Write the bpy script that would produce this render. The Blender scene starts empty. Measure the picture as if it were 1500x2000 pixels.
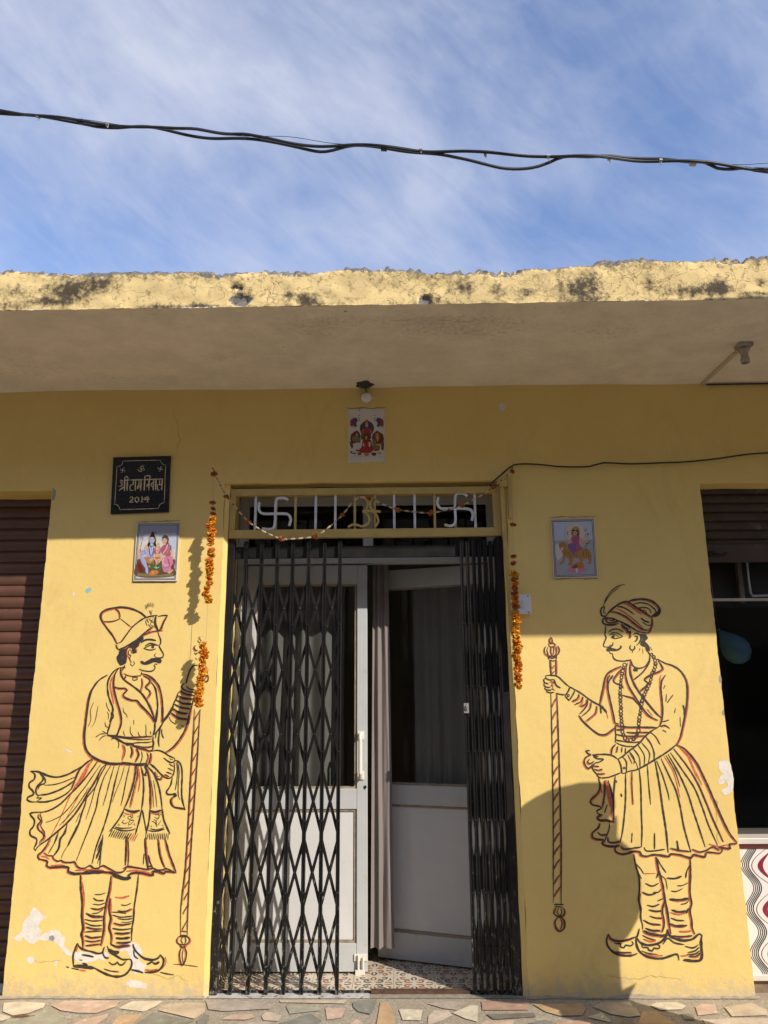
import bpy, math, random
from mathutils import Vector, Matrix, noise
random.seed(7)
R_ = math.radians
scene = bpy.context.scene
COL = scene.collection

# ------------------------------------------------------------------ camera
FPX, CY, CZ = 1500.0, -4.1, 1.378
YAW, PITCH, ROLL = R_(1.0135), R_(13.791), R_(-0.374)
Fw = Vector((-math.sin(YAW)*math.cos(PITCH), math.cos(YAW)*math.cos(PITCH), math.sin(PITCH)))
_r = Vector((math.cos(YAW), math.sin(YAW), 0)); _u = _r.cross(Fw)
Rt = _r*math.cos(ROLL) + _u*math.sin(ROLL)
Up = -_r*math.sin(ROLL) + _u*math.cos(ROLL)
EYE = Vector((0, CY, CZ))
cam = bpy.data.cameras.new('camera'); camo = bpy.data.objects.new('camera', cam)
COL.objects.link(camo)
M = Matrix((Rt, Up, -Fw)).transposed().to_4x4(); M.translation = EYE
camo.matrix_world = M
cam.sensor_fit = 'VERTICAL'; cam.sensor_height = 36.0; cam.lens = 36.0*FPX/2000.0
cam.clip_start = 0.05; cam.clip_end = 3000
scene.camera = camo

def ray(px, py):
    return Rt*((px-750)/FPX) + Up*(-(py-1000)/FPX) + Fw
def at(px, py, Y=0.0):          # measured point of the photograph on a plane parallel to the wall
    d = ray(px, py); return EYE + d*((Y-CY)/d.y)
def atz(px, py, z=0.0):         # ... on a level plane
    d = ray(px, py); return EYE + d*((z-CZ)/d.z)
def wy(x, z):                   # hand-plastered wall is not quite flat
    return 0.0035*noise.noise(Vector((x*1.7, z*1.7, 3.1))) + 0.0012*noise.noise(Vector((x*6, z*6, 9.0)))

# ------------------------------------------------------------------ materials
MATS = {}
def nd(nt, t, **kw):
    n = nt.nodes.new(t)
    for k, v in kw.items():
        if k in n.inputs: n.inputs[k].default_value = v
        else: setattr(n, k, v)
    return n
def newmat(name):
    m = bpy.data.materials.new(name); m.use_nodes = True
    nt = m.node_tree; nt.nodes.clear()
    out = nt.nodes.new('ShaderNodeOutputMaterial'); b = nt.nodes.new('ShaderNodeBsdfPrincipled')
    nt.links.new(b.outputs[0], out.inputs[0])
    return m, nt, b, out
def ramp(nt, fac, p0, p1, c0=(0, 0, 0, 1), c1=(1, 1, 1, 1)):
    r = nt.nodes.new('ShaderNodeValToRGB'); nt.links.new(fac, r.inputs[0])
    e = r.color_ramp.elements; e[0].position = p0; e[1].position = p1; e[0].color = c0; e[1].color = c1
    return r.outputs[0]
def mix(nt, fac, a, b, mode='MIX'):
    m = nt.nodes.new('ShaderNodeMix'); m.data_type = 'RGBA'; m.blend_type = mode
    for s, v in ((m.inputs[0], fac), (m.inputs[6], a), (m.inputs[7], b)):
        if hasattr(v, 'is_linked'): nt.links.new(v, s)
        elif isinstance(v, (int, float)): s.default_value = v
        else: s.default_value = (*v, 1) if len(v) == 3 else v
    return m.outputs[2]
def tex(nt, scale, detail=4, rough=.6, dist=0., vec=None):
    n = nd(nt, 'ShaderNodeTexNoise', Scale=scale, Detail=detail, Roughness=rough, Distortion=dist)
    nt.links.new(vec or coord(nt), n.inputs['Vector']); return n.outputs[0]
def coord(nt):
    for n in nt.nodes:
        if n.type == 'TEX_COORD': return n.outputs['Object']
    return nt.nodes.new('ShaderNodeTexCoord').outputs['Object']
def mapped(nt, scale=(1, 1, 1), rot=(0, 0, 0)):
    m = nt.nodes.new('ShaderNodeMapping'); m.inputs['Scale'].default_value = scale; m.inputs['Rotation'].default_value = rot
    nt.links.new(coord(nt), m.inputs[0]); return m.outputs[0]
def bump(nt, b, h, strength, dist=.01, prev=None):
    n = nd(nt, 'ShaderNodeBump', Strength=strength, Distance=dist)
    nt.links.new(h, n.inputs['Height'])
    if prev is not None: nt.links.new(prev, n.inputs['Normal'])
    nt.links.new(n.outputs[0], b.inputs['Normal']); return n.outputs[0]
def mat(name, col, rough=.6, var=.15, vscale=8, bstr=.15, bscale=60, metal=0, spec=.5, wear=None, wscale=40, wth=.62):
    """plain painted / dyed surface: mottled colour, fine relief, optional worn spots"""
    if name in MATS: return MATS[name]
    m, nt, b, _ = newmat(name)
    n = tex(nt, vscale, 5, .65)
    lo = tuple(c*(1-var) for c in col); hi = tuple(min(1, c*(1+var)) for c in col)
    c = mix(nt, ramp(nt, n, .3, .7), lo, hi)
    if wear: 
        w = ramp(nt, tex(nt, wscale, 6, .7), wth, wth+.06); c = mix(nt, w, c, wear)
    nt.links.new(c, b.inputs['Base Color'])
    b.inputs['Roughness'].default_value = rough; b.inputs['Metallic'].default_value = metal
    b.inputs['Specular IOR Level'].default_value = spec
    if bstr: bump(nt, b, tex(nt, bscale, 5, .7), bstr, .004)
    MATS[name] = m; return m

# ------------------------------------------------------------------ mesh helpers
class MB:
    def __init__(s): s.v = []; s.f = []; s.m = []; s.cur = 0
    def add(s, vs, fs):
        o = len(s.v); s.v += [tuple(p) for p in vs]
        for f in fs: s.f.append([i+o for i in f]); s.m.append(s.cur)
        return s
    def box(s, a, b, mtx=None):
        x0, y0, z0 = a; x1, y1, z1 = b
        vs = [Vector(p) for p in ((x0,y0,z0),(x1,y0,z0),(x1,y1,z0),(x0,y1,z0),(x0,y0,z1),(x1,y0,z1),(x1,y1,z1),(x0,y1,z1))]
        if mtx: vs = [mtx @ p for p in vs]
        return s.add(vs, [(0,3,2,1),(4,5,6,7),(0,1,5,4),(1,2,6,5),(2,3,7,6),(3,0,4,7)])
    def bar(s, p, q, w, t, nrm=(0, -1, 0)):      # flat bar between two points: width w, thickness t along nrm
        p, q = Vector(p), Vector(q); d = (q-p).normalized(); n = Vector(nrm); sd = d.cross(n).normalized(); n = sd.cross(d)
        vs = [c + sd*(i*w/2) + n*(j*t/2) for c in (p, q) for i, j in ((-1,-1),(1,-1),(1,1),(-1,1))]
        return s.add(vs, [(0,1,2,3),(7,6,5,4),(0,4,5,1),(1,5,6,2),(2,6,7,3),(3,7,4,0)])
    def tube(s, pts, r, n=8, cap=True):
        pts = [Vector(p) for p in pts]; rs = r if isinstance(r, (list, tuple)) else [r]*len(pts)
        vs = []; ref = None
        for i, p in enumerate(pts):
            d = (pts[min(i+1, len(pts)-1)] - pts[max(i-1, 0)])
            d = d.normalized() if d.length > 1e-9 else Vector((0, 0, 1))
            if ref is None: ref = Vector((0, 0, 1)) if abs(d.z) < .9 else Vector((1, 0, 0))
            a = (ref - d*ref.dot(d)).normalized(); ref = a; b = d.cross(a)
            vs += [p + (a*math.cos(k*2*math.pi/n) + b*math.sin(k*2*math.pi/n))*rs[i] for k in range(n)]
        fs = [(i*n+k, i*n+(k+1) % n, (i+1)*n+(k+1) % n, (i+1)*n+k) for i in range(len(pts)-1) for k in range(n)]
        if cap: fs += [tuple(range(n))[::-1], tuple(range((len(pts)-1)*n, len(pts)*n))]
        return s.add(vs, fs)
    def lathe(s, prof, n=24, mtx=None):          # profile (r, z) round z
        vs = [Vector((r*math.cos(k*2*math.pi/n), r*math.sin(k*2*math.pi/n), z)) for r, z in prof for k in range(n)]
        if mtx: vs = [mtx @ p for p in vs]
        return s.add(vs, [(i*n+k, i*n+(k+1) % n, (i+1)*n+(k+1) % n, (i+1)*n+k) for i in range(len(prof)-1) for k in range(n)])
    def ball(s, c, r, n=8, sq=1.0):
        c = Vector(c); prof = [(max(1e-4, r*math.sin(math.pi*i/n)), -r*sq*math.cos(math.pi*i/n)) for i in range(n+1)]
        return s.lathe(prof, n+2, Matrix.Translation(c))
    def build(s, name, m, parent=None, smooth=False, bevel=0, loc=None):
        me = bpy.data.meshes.new(name); me.from_pydata(s.v, [], s.f); me.update()
        for x in (m if isinstance(m, (list, tuple)) else [m]): me.materials.append(x)
        if any(s.m):
            for p, k in zip(me.polygons, s.m): p.material_index = k
        if smooth:
            for p in me.polygons: p.use_smooth = True
        o = bpy.data.objects.new(name, me); COL.objects.link(o)
        if loc: o.location = loc
        if parent: o.parent = parent
        if bevel:
            bv = o.modifiers.new('soft_edge', 'BEVEL'); bv.width = bevel; bv.segments = 2; bv.limit_method = 'ANGLE'
        return o
def tag(o, label=None, cat=None, group=None, kind=None):
    for k, v in (('label', label), ('category', cat), ('group', group), ('kind', kind)):
        if v: o[k] = v
    return o
def empty(name, loc, label=None, cat=None, group=None, parent=None):
    o = bpy.data.objects.new(name, None); o.empty_display_size = .1; o.location = loc; COL.objects.link(o)
    if parent: o.parent = parent
    return tag(o, label, cat, group)
def keep(o, parent):            # parent without moving (parents are only translated)
    o.parent = parent; o.matrix_parent_inverse = Matrix.Translation(-Vector(parent.location))
    return o
def curve(pts, step):           # Catmull-Rom through 2D/3D points
    pts = [Vector(p) for p in pts]
    if len(pts) < 3: 
        n = max(1, int((pts[1]-pts[0]).length/step)); return [pts[0].lerp(pts[1], i/n) for i in range(n+1)]
    P = [pts[0]*2-pts[1]] + pts + [pts[-1]*2-pts[-2]]; out = []
    for i in range(1, len(P)-2):
        a, b, c, d = P[i-1:i+3]; n = max(1, int((c-b).length/step))
        for k in range(n):
            t = k/n
            out.append(.5*((2*b)+(c-a)*t+(2*a-5*b+4*c-d)*t*t+(3*b-a-3*c+d)*t**3))
    out.append(pts[-1]); return out
def nums(s):
    a = [float(t) for t in s.replace(',', ' ').split()]; return [(a[i], a[i+1]) for i in range(0, len(a)-1, 2)]

# flat paint on a wall-parallel plane
class Paint:
    n = 0
    def __init__(s, org, sc, Y=0.0, lift=.0016, wall=True): s.o = org; s.s = sc; s.Y = Y; s.lift = lift; s.wall = wall
    def xz(s, p):
        q = at(s.o[0]+p[0]/s.s, s.o[1]+p[1]/s.s, s.Y); return Vector((q.x, q.z))
    def y(s, q, k): return s.Y + (wy(q.x, q.y) if s.wall else 0) - s.lift - k
    def stroke(s, mb, pts, w, taper=.30, jit=.20, step=3.0, shift=(0, 0)):
        """brush stroke; w = width in photograph pixels"""
        Paint.n += 1; k = (Paint.n % 160)*6e-6
        sm = curve([(p[0]+shift[0]*s.s, p[1]+shift[1]*s.s) for p in pts], step*s.s)
        q = [s.xz(p) for p in sm]; n = len(q); hw = max(w*.63, 1.15)*.00275/2; ph = random.random()*50; vs = []
        for i, p in enumerate(q):
            d = q[min(i+1, n-1)]-q[max(i-1, 0)]
            d = d.normalized() if d.length > 1e-9 else Vector((1, 0))
            t = i/max(1, n-1); ww = hw*(taper+(1-taper)*min(1, math.sin(math.pi*min(1, max(0, t*.9+.05)))*1.7))
            ww *= 1+jit*2*noise.noise(Vector((ph+i*.35, ph, 0)))
            m = Vector((-d.y, d.x))*ww
            for e in (p+m, p-m): vs.append((e.x, s.y(e, k), e.y))
        mb.add(vs, [(2*i, 2*i+1, 2*i+3, 2*i+2) for i in range(n-1)])
    def fill(s, mb, pts, smooth=True, rag=0.0):
        from mathutils.geometry import tessellate_polygon
        Paint.n += 1; k = (Paint.n % 160)*6e-6
        c = [Vector(p) for p in pts]
        if smooth: c = curve(c+[c[0]], 5*s.s)[:-1]
        q = [s.xz(p) for p in c]
        if rag:
            q = [p + Vector((noise.noise(Vector((p.x*70, p.y*70, 1))), noise.noise(Vector((p.x*70, p.y*70, 5)))))*rag for p in q]
        tr = tessellate_polygon([[Vector((p.x, p.y, 0)) for p in q]])
        mb.add([(p.x, s.y(p, k), p.y) for p in q], [t for t in tr])
def draw(P, black, red, text):
    """lines 'w x,y x,y ...' ; leading r = red only, b = black with a red edge, f = filled"""
    for ln in text.strip().splitlines():
        ln = ln.strip()
        if not ln: continue
        h, rest = ln.split(None, 1); pts = nums(rest)
        if h[0] == 'f': P.fill(black, pts); continue
        if h[0] in 'rb':
            P.lift -= .0010
            if h[0] == 'r': P.stroke(red, pts, float(h[1:]))
            else: P.stroke(red, pts, float(h[1:])*1.1, shift=(random.choice((-1.9, 1.9)), 1.5))
            P.lift += .0010
            if h[0] == 'r': continue
            h = h[1:]
        P.stroke(black, pts, float(h))
# ------------------------------------------------------------------ the painted doorkeepers (brush strokes traced on the wall)
A = Paint((180, 1160), 6); B = Paint((180, 1380), 6); Cc = Paint((40, 1480), 6); Dd = Paint((130, 1670), 6)
Z1 = Paint((0, 1150), 3.3333); Z2 = Paint((0, 1500), 3.3333)
Ee = Paint((1050, 1130), 6); Ff = Paint((1130, 1270), 6); Gg = Paint((1130, 1430), 4.6875); Hh = Paint((1170, 1640), 5.769); Z4 = Paint((1030, 1500), 3.191)

def dot(P, mb, c, r, n=10):
    P.fill(mb, [(c[0]+r*math.cos(k*2*math.pi/n), c[1]+r*math.sin(k*2*math.pi/n)) for k in range(n)], smooth=False)
def ring(P, mb, c, r, w):
    P.stroke(mb, [(c[0]+r*math.cos(k*2*math.pi/9), c[1]+r*1.1*math.sin(k*2*math.pi/9)) for k in range(10)], w, taper=.9)

def mural_moustache():
    k, r = MB(), MB()
    draw(A, k, r, """
b5.5 285,580 240,490 170,400 110,310 98,250 120,210 180,180 280,160 350,155 430,165 520,195 590,235 640,275
6 560,210 600,245 635,275
b3 270,170 310,200 328,250 325,290
b3 130,320 180,325 250,318 325,292
r3.5 330,290 380,330 430,370 470,392
2 330,292 385,332 440,375
4.5 285,580 340,560 400,480 470,390 540,330 600,290 650,270 720,255 770,250
b5 280,590 285,630 310,650 370,630 440,590 520,540 600,470 660,420 720,370
b3 600,482 680,447 770,430 820,427
4 770,265 830,253 885,250
b5 885,250 850,310 815,390 790,425
8 750,258 738,310 745,370 775,428
6 765,420 775,445
r4 825,360 815,425
2.5 640,290 630,330 645,372
2.5 660,280 648,310 665,340
2.5 690,275 670,300 700,320 680,350
2.5 715,280 700,310 720,340
2.5 680,355 705,372
2.5 658,355 685,388
2 700,262 730,275
1.6 690,245 668,190
1.6 685,245 685,192
1.6 695,245 702,192
2.4 640,182 620,155
2.4 650,167 622,128
2.4 658,155 645,112
2.4 670,150 665,102
2.4 682,150 690,98
2.4 697,150 710,108
2.4 710,160 727,120
f 400,640 440,600 500,560 550,515 600,490 605,530 560,570 550,610 510,640 520,690 475,700 465,630 430,630 400,690 410,740 400,810 370,830 330,840 300,800 285,740 310,700 320,660
r4 465,635 430,628 405,662 412,720 440,760 447,800
2.5 450,642 425,670 430,710 455,722 440,755 460,800
2 440,650 462,668 462,700
3 465,790 450,822 475,845 497,820 490,785
r4 520,640 522,690
4 770,440 785,490 805,540 800,590 785,602 800,640 825,680 838,715 830,740 790,752 750,742
3 752,690 730,715 747,745
r3 750,745 800,750 830,735
6 570,575 610,545 670,533 750,546
4 620,610 680,578 730,590 775,602
3 600,640 650,615 700,597 740,605
3 610,640 660,655 710,655 750,640
f 562,790 590,782 612,800 660,775 700,750 740,750 790,752 818,775 810,808 780,815 755,800 720,800 680,820 620,832 580,820
3.5 765,825 740,820 725,840 740,852 735,880 700,905 640,905 590,895 550,880
3 585,910 573,950
r4 370,930 400,950 470,967 575,962
2 370,928 400,948 470,963 575,955
3 475,975 530,978 530,1003 482,1010 475,978
5 400,955 378,1002
b5 385,850 340,870 335,930 370,1000 450,1060 550,1135 620,1220 680,1330 720,1430 735,1500
4 385,830 375,868 345,900
5 345,860 290,880 235,930 195,1000 180,1080 190,1180 215,1260 245,1340 240,1400 215,1470 205,1500
b5 310,875 270,940 255,1020 255,1090 270,1170 300,1280 330,1380 345,1500
r5 250,950 222,1010 212,1080 230,1180 255,1290
b5 250,1085 320,1105 390,1105 415,1130 380,1160 365,1190 400,1220 470,1245 530,1250 570,1300 640,1370 700,1440 730,1500
b5 585,935 650,950 720,1000 780,1070 810,1160 825,1260 830,1400 820,1500
b4 600,960 660,990 680,1010 670,1040 625,1090 670,1130 680,1160 640,1230
5 690,1030 740,1100 760,1200 770,1300 765,1400 755,1500
b3 580,985 585,1060 565,1140
2 365,1330 370,1380 400,1410 415,1450
2 165,1270 180,1330 210,1380
2 180,1380 195,1420 190,1470
5 1240,835 1190,840 1150,890 1125,960 1100,1050
4 1330,850 1355,880 1348,935
4 1348,935 1362,975 1355,1020 1318,1032
3 1348,960 1320,1000
4 1090,1050 1050,1070 1060,1110 1130,1145 1205,1155
3 1100,1075 1150,1115 1215,1122
2 1105,1095 1112,1120
2 1130,1108 1135,1138
2 1158,1118 1160,1145
2 1182,1122 1184,1150
b4.5 1030,1135 1100,1170 1195,1190
b4.5 1005,1190 1080,1222 1185,1228
b5 985,1240 1060,1280 1170,1290
b5 960,1290 1050,1330 1160,1342
b5 945,1340 1030,1390 1150,1402
b5 930,1392 1010,1450 1130,1470
4.5 1050,1130 1010,1160 990,1220 960,1280 940,1350 900,1420 850,1490
4 1215,1160 1190,1230 1175,1300 1150,1380 1135,1480
b3 1262,495 1250,518 1264,532
3 1245,535 1240,555 1265,575 1280,550 1265,530
b4 1212,600 1195,630 1212,660 1240,662
4 1200,690 1215,706 1240,690
4 1212,750 1230,770
""")
    dot(A, k, (712, 620), 17)
    draw(Z1, k, r, """
b6 700,560 640,600 590,680 570,780 558,880 550,960 560,1040 600,1090 660,1120 720,1135 800,1138 880,1140 960,1135
2 612,735 590,790 592,850 575,900
1.5 640,760 620,860 598,900
""")
    draw(B, k, r, """
5 940,0 900,80 850,150 820,210 780,270 730,330
b5 1160,0 1140,100 1110,220 1060,330 990,430 930,490 860,535
2 905,120 930,170 990,210
2 1040,215 1090,240
5 805,235 785,340 780,420 790,470
3 820,260 820,320 842,372
3 770,280 750,330 748,372
4.5 770,0 755,100 740,200 745,262
b4 825,0 820,80 832,165
4.5 735,190 735,270 715,340
b4 180,330 300,345 420,360 560,355 712,345
3 300,357 400,372 520,385 640,385 702,375
3 460,430 560,420 640,420 702,410
b4 480,455 560,470 640,475 712,465
b4 540,487 620,500 680,520 720,497
5 720,350 714,390 722,430 714,470 716,502
6 180,330 260,360 330,400 390,430 460,437 500,465 545,487
7 385,428 420,440 468,440
2.2 370,280 375,320 387,345
2.2 450,230 448,290 462,325 487,350
2.2 540,290 545,320 567,352
2.2 630,210 635,270 632,320 642,342
2.2 680,285 692,328
2 490,155 488,212
5 240,0 238,100 215,190 185,290 180,330
9 225,65 240,110 225,150
b5 310,0 335,80 345,180 320,270 285,340 230,382
2.5 40,360 100,320 152,322
2.5 80,400 112,360 162,336
2.5 120,288 152,305 182,326
2.5 150,180 160,230 187,246
r4 0,585 60,632 130,662 200,682 300,685
6 0,580 60,620 130,650 200,670 300,675 360,660 440,665 520,685 600,685 662,680
2.5 300,400 315,440 305,490
r6 350,440 370,520 350,640
2.5 370,450 390,520 370,600
b5 450,460 467,530 445,600
b5 520,490 547,560 510,650
3 580,522 587,590 565,667
b3 640,540 655,590 630,662
b4 685,540 685,600 660,680
4 690,525 760,512 830,530 890,570 930,590 970,605
4 970,605 965,640 930,655 890,640 835,600
2 905,598 920,620 952,617
4 960,650 965,720 950,800 900,842 830,822
b3 900,670 950,702
b3 885,720 947,747
b3 868,765 932,787
b3 850,792 905,822
5 680,670 740,720 800,785 850,830
b4 740,760 735,800 760,842 800,850 817,810
2.5 765,790 760,820 790,817
5 960,632 1010,640 1045,700 1055,800 1050,950 1055,1080 1090,1215
3 985,650 1000,730 995,850 975,980
3 1000,640 1020,760 1010,900 1010,1030 1030,1092
5 940,830 920,920 870,1000 880,1025 920,1030 982,1020
7 930,1030 975,1025 985,1042 945,1060
b5 945,1062 925,1080 920,1120 950,1170 1000,1185 1085,1197
b5 510,690 505,800 480,920 430,1080 382,1190
b3 520,690 530,800 500,930 460,1090 440,1182
5 570,690 595,800 605,950 595,1100 580,1210
r4 540,700 560,850 540,1000
b5 640,720 660,800 680,950 680,1100 680,1190
2 690,860 712,1000 720,1180
2 720,860 742,1000 760,1180
5 650,700 720,780 760,870 790,970 810,1090 820,1190
6 660,690 622,705 640,740 620,812
6 605,790 640,810
6 385,1200 440,1225 500,1230 562,1215
r4 370,1242 440,1262 560,1225
6 680,1220 740,1235 812,1214
r4 690,1250 760,1262 810,1240
5 380,1195 340,1280 280,1370 208,1462
5 580,1210 560,1310 530,1420 508,1500
3.5 250,1420 350,1450 450,1450 512,1430
3 270,1408 350,1425 470,1418
2 415,1300 445,1280 472,1300 440,1322 415,1300
2 450,1280 475,1268 482,1300
2 430,1392 440,1340 492,1330 460,1372 430,1390
2 380,1330 350,1350 390,1372 420,1350
2 310,1370 325,1385 300,1392
2 530,1290 545,1275 540,1300
2 370,1270 385,1285 370,1295
2 480,1385 500,1370 505,1395
5 680,1190 672,1310 652,1420 632,1492
5 820,1190 840,1320 880,1420 916,1492
3.5 658,1450 740,1460 852,1435
3 680,1430 760,1442 845,1418
2 740,1270 770,1258 792,1280 760,1312 732,1290
2 760,1412 755,1340 792,1300
2 700,1340 740,1360 757,1400
2 812,1330 770,1392
2 690,1415 700,1400 685,1395
2 800,1260 815,1270
2 820,1385 840,1400
2 720,1320 740,1330 755,1350
""")
    for i in range(24):      # spiral band of the staff
        y = 60+i*163; t = y/6.0
        # staff centre line in photograph pixels
        yy = 1383+t
        if yy > 1818: break
        xl = 380.0 - (yy-1383)*.0590; xr = 391.5 - (yy-1383)*.0600
        Pn = Paint((0, 0), 1.0); dy = random.uniform(-2, 2)
        Pn.stroke(k, [(xr, yy-6+dy), ((xl+xr)/2+1, yy+2+dy), (xl, yy+13+dy)], 2.6)
        Pn.lift -= .001; Pn.stroke(r, [(xr-1.4, yy-4+dy), ((xl+xr)/2, yy+5+dy), (xl+1, yy+15+dy)], 2.6); Pn.lift += .001
    S = Paint((0, 0), 1.0)
    S.stroke(k, [(380, 1385), (377, 1440), (373, 1500), (363, 1680), (354, 1768), (353, 1830)], 3.6)
    S.stroke(k, [(391.5, 1385), (388, 1440), (384.5, 1500), (374, 1650), (369, 1740), (366, 1830)], 3.8)
    S.lift -= .001; S.stroke(r, [(382, 1390), (379, 1440), (375, 1500), (365, 1680), (356, 1768)], 2.2)
    S.stroke(r, [(389, 1390), (386, 1450), (372, 1650), (364, 1816)], 2.0)
    for i in range(13):
        x = 216.5+i*4.1; y = 1622+i*.7
        S.stroke(k if i < 10 else r, [(x+4, y-2), (x, y+5), (x-4, y+13)], 3.2, taper=.2)
    for i in range(13):
        x = 286+i*3.6; y = 1630
        S.stroke(k, [(x, y-3), (x-1, y+4), (x-2+random.uniform(-2, 2), y+10)], 2.8, taper=.2)
    draw(Cc, k, r, """
b5 850,10 800,40 740,90 690,150 650,240 600,370
r7 850,25 780,110 720,220 610,390
r6 800,100 730,240 640,380
r3 720,200 590,430 480,680 350,932
r2.5 700,420 600,600 500,780
5 720,100 640,150 540,200 430,225 330,210 260,180 200,160 120,155
5 120,155 170,190 165,250 110,290 105,340 150,390 155,430 90,460 80,490 130,515 182,515
5 230,180 270,230 260,270 210,320 185,370 190,420 212,442
4 260,200 295,260 285,300 230,320 208,372
3 280,320 380,315 470,295 560,260 650,220
5 215,437 320,425 450,380 560,320 640,260
3 225,440 190,470 252,470 200,502
5 180,515 300,515 430,480 540,420 592,368
b4.5 240,640 350,610 470,540 590,420 700,310 800,190 880,80 910,30
5 250,635 170,640 113,650 125,680 165,730 155,800 115,850 120,910 190,950 185,1010 160,1060 182,1090
b4 215,660 205,700 240,740 200,790 210,840 265,890 275,930 230,980 225,1012
3 230,650 255,740 240,800 285,870 285,922
r5 250,840 272,890 265,940
b5 180,1077 230,1020 330,950 440,860 540,770 640,660 740,510 800,400 880,270 950,130 1000,80
3 300,757 400,720 500,660 600,550 680,440 760,340 850,210 940,80
3 460,792 560,690 650,580 740,450 800,350
b4 350,940 310,1020 260,1090 205,1140 215,1182 280,1192
b4 280,1110 320,1140 380,1150 390,1180 440,1210 480,1200 510,1220 580,1225 640,1220 660,1260 700,1290 760,1290 820,1260 870,1295 930,1285 970,1260 1050,1300 1130,1340 1200,1335 1240,1300 1220,1290 1250,1275 1350,1285 1450,1298
b6 215,1185 290,1200 320,1220 310,1260 350,1285 430,1280 520,1275 570,1290 560,1330 620,1355 720,1350 850,1330 950,1335 1060,1345 1150,1380 1230,1410 1280,1400 1270,1370 1330,1350 1400,1350 1460,1358
7 560,1300 575,1335 640,1358 720,1352
9 720,1352 850,1338 960,1345
r4 240,1150 300,1165 340,1190
r5 350,1265 450,1262 520,1260
r5 640,1320 760,1315 900,1312 980,1322
4 1010,80 940,200 880,340 800,440 760,502
5 780,440 760,540 720,650 690,760 650,860 590,960 550,1042
2 700,640 650,760
2 550,1040 500,1120 480,1182
4 1060,90 980,230 920,420 890,580 850,700 800,840 740,990 690,1120 658,1202
2.5 930,170 870,380 820,560 768,722
3 1100,90 1040,300 1010,420 968,562
4.5 1160,90 1110,280 1080,420 1040,600 1000,740 960,860 920,960 880,1080 840,1242
2 1220,95 1180,240 1110,420 1078,522
3 1280,90 1240,260 1210,420 1178,562
4.5 970,900 945,1100 932,1282
6 968,930 935,1060 890,1180
3 960,940 900,1090
2 940,1100 905,1240
2 955,1000 925,1200
6 550,780 520,880 470,950 450,1060 388,1152
3 450,860 420,960 328,1122
2 430,900 390,1020
5 690,760 610,920 558,1032
6 1240,920 1240,1080 1230,1262
b3 1260,930 1272,1100 1265,1272
4.5 1430,610 1450,720 1482,882
b5 1460,940 1470,1100 1490,1292
3 1450,1120 1442,1250
""")
    draw(Dd, k, r, """
b4 660,160 720,130 800,140 900,160 960,165 1010,150 1070,175 1130,170 1160,155 1230,180 1282,205
b5 720,250 760,210 850,205 950,225 1020,235 1010,190 1080,195 1150,215 1160,190 1282,205
9 540,235 620,262 700,275 760,262
r5 700,190 800,180 900,195 990,215
b5 918,-190 925,-80 930,0 945,80 960,162
5 960,0 980,80 1010,142
8 965,130 1000,130
b5 1072,-190 1082,-90 1095,0 1120,80 1147,142
b5 1160,-190 1185,-90 1210,0 1240,80 1287,200
b6 165,230 170,400 185,560 180,720 195,860 175,920 190,1000 190,1082
r6 190,330 205,500 198,640
b5 525,240 500,430 470,550 440,740 440,860 415,1000 400,1062
b5 515,500 500,640 520,740 500,850 525,940 520,1042
r5 525,560 515,700
5 845,220 830,380 815,480 795,620 790,740 770,860 765,1002
2.5 330,460 400,460 462,440
3.5 315,498 360,530 440,530
3 310,572 390,580 462,555
b3.5 280,620 370,632 462,600
3 300,682 370,675 432,635
b6 228,680 310,715 432,717
3.5 215,752 310,770 432,762
3.5 215,790 310,825 422,822
b3.5 230,840 320,862 422,862
3.5 215,900 320,892 422,887
b4 220,940 300,965 422,952
b3.5 215,1000 300,1010 412,992
b3.5 220,1060 310,1050 402,1037
r5 570,492 650,500 742,475
2.5 640,580 700,587 762,560
b3.5 600,650 690,657 767,625
3 530,665 620,670 702,682
3.5 540,700 640,725 782,712
3 600,740 680,752 782,740
b4 555,790 640,815 762,800
2 640,785 720,785 782,772
4 540,857 650,872 772,857
b5 570,910 660,917 752,907
7 580,970 660,975 752,962
b5 590,1020 680,1027 762,1012
b6 520,1042 600,1070 742,1052
5 130,1030 100,1110 80,1180 85,1302
5 130,1030 160,1080 220,1110 300,1130 370,1150 420,1140 452,1072
r6 130,1060 115,1130
9 85,1300 160,1300 240,1310 332,1322
6 330,1320 420,1370 520,1410 620,1420 700,1390 760,1310 765,1240 742,1212
5 440,1080 430,1150 460,1200 502,1202
5 480,1060 510,1130 590,1180 660,1220 742,1217
8 500,1100 560,1135 622,1137
4 500,1250 540,1280 580,1270 600,1250 620,1280 660,1282 702,1240
5 180,1165 250,1175 322,1192
5 190,1265 250,1285
3 150,1225 192,1230
3 440,1330 520,1355 622,1367
6 780,1040 800,1100 850,1160 920,1210 1020,1225 1080,1200 1102,1165
6 1100,1165 1140,1220 1130,1290 1080,1350 1000,1370 920,1372
r3.5 1160,1190 1167,1260 1120,1332
5 940,1280 980,1262 1012,1240
6 1010,1250 1040,1272 1092,1250
5 760,1340 850,1360 902,1377
4 790,1110 800,1180 842,1212
r5 920,1345 1010,1352 1070,1335
3 1100,1370 1180,1390 1262,1402
6 0,1305 32,1315
r4 150,1345 230,1355
3 60,1322 150,1340
""")
    draw(Z2, k, r, """
b2.5 1180,1060 1218,1062
b2.5 1178,1086 1215,1088
b3.5 1165,1095 1150,1120 1165,1145 1215,1145 1235,1120 1220,1095 1165,1095
3 1192,1098 1180,1120 1192,1142
3 1205,1098 1212,1120 1205,1142
b3.5 1170,1155 1190,1166 1212,1155
b3.5 1185,1165 1172,1200 1175,1250 1190,1282 1212,1240 1215,1195 1203,1165
2.5 1195,1175 1188,1220 1195,1272
1.5 1130,1275 1200,1280 1290,1292
""")
    return k, r

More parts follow.
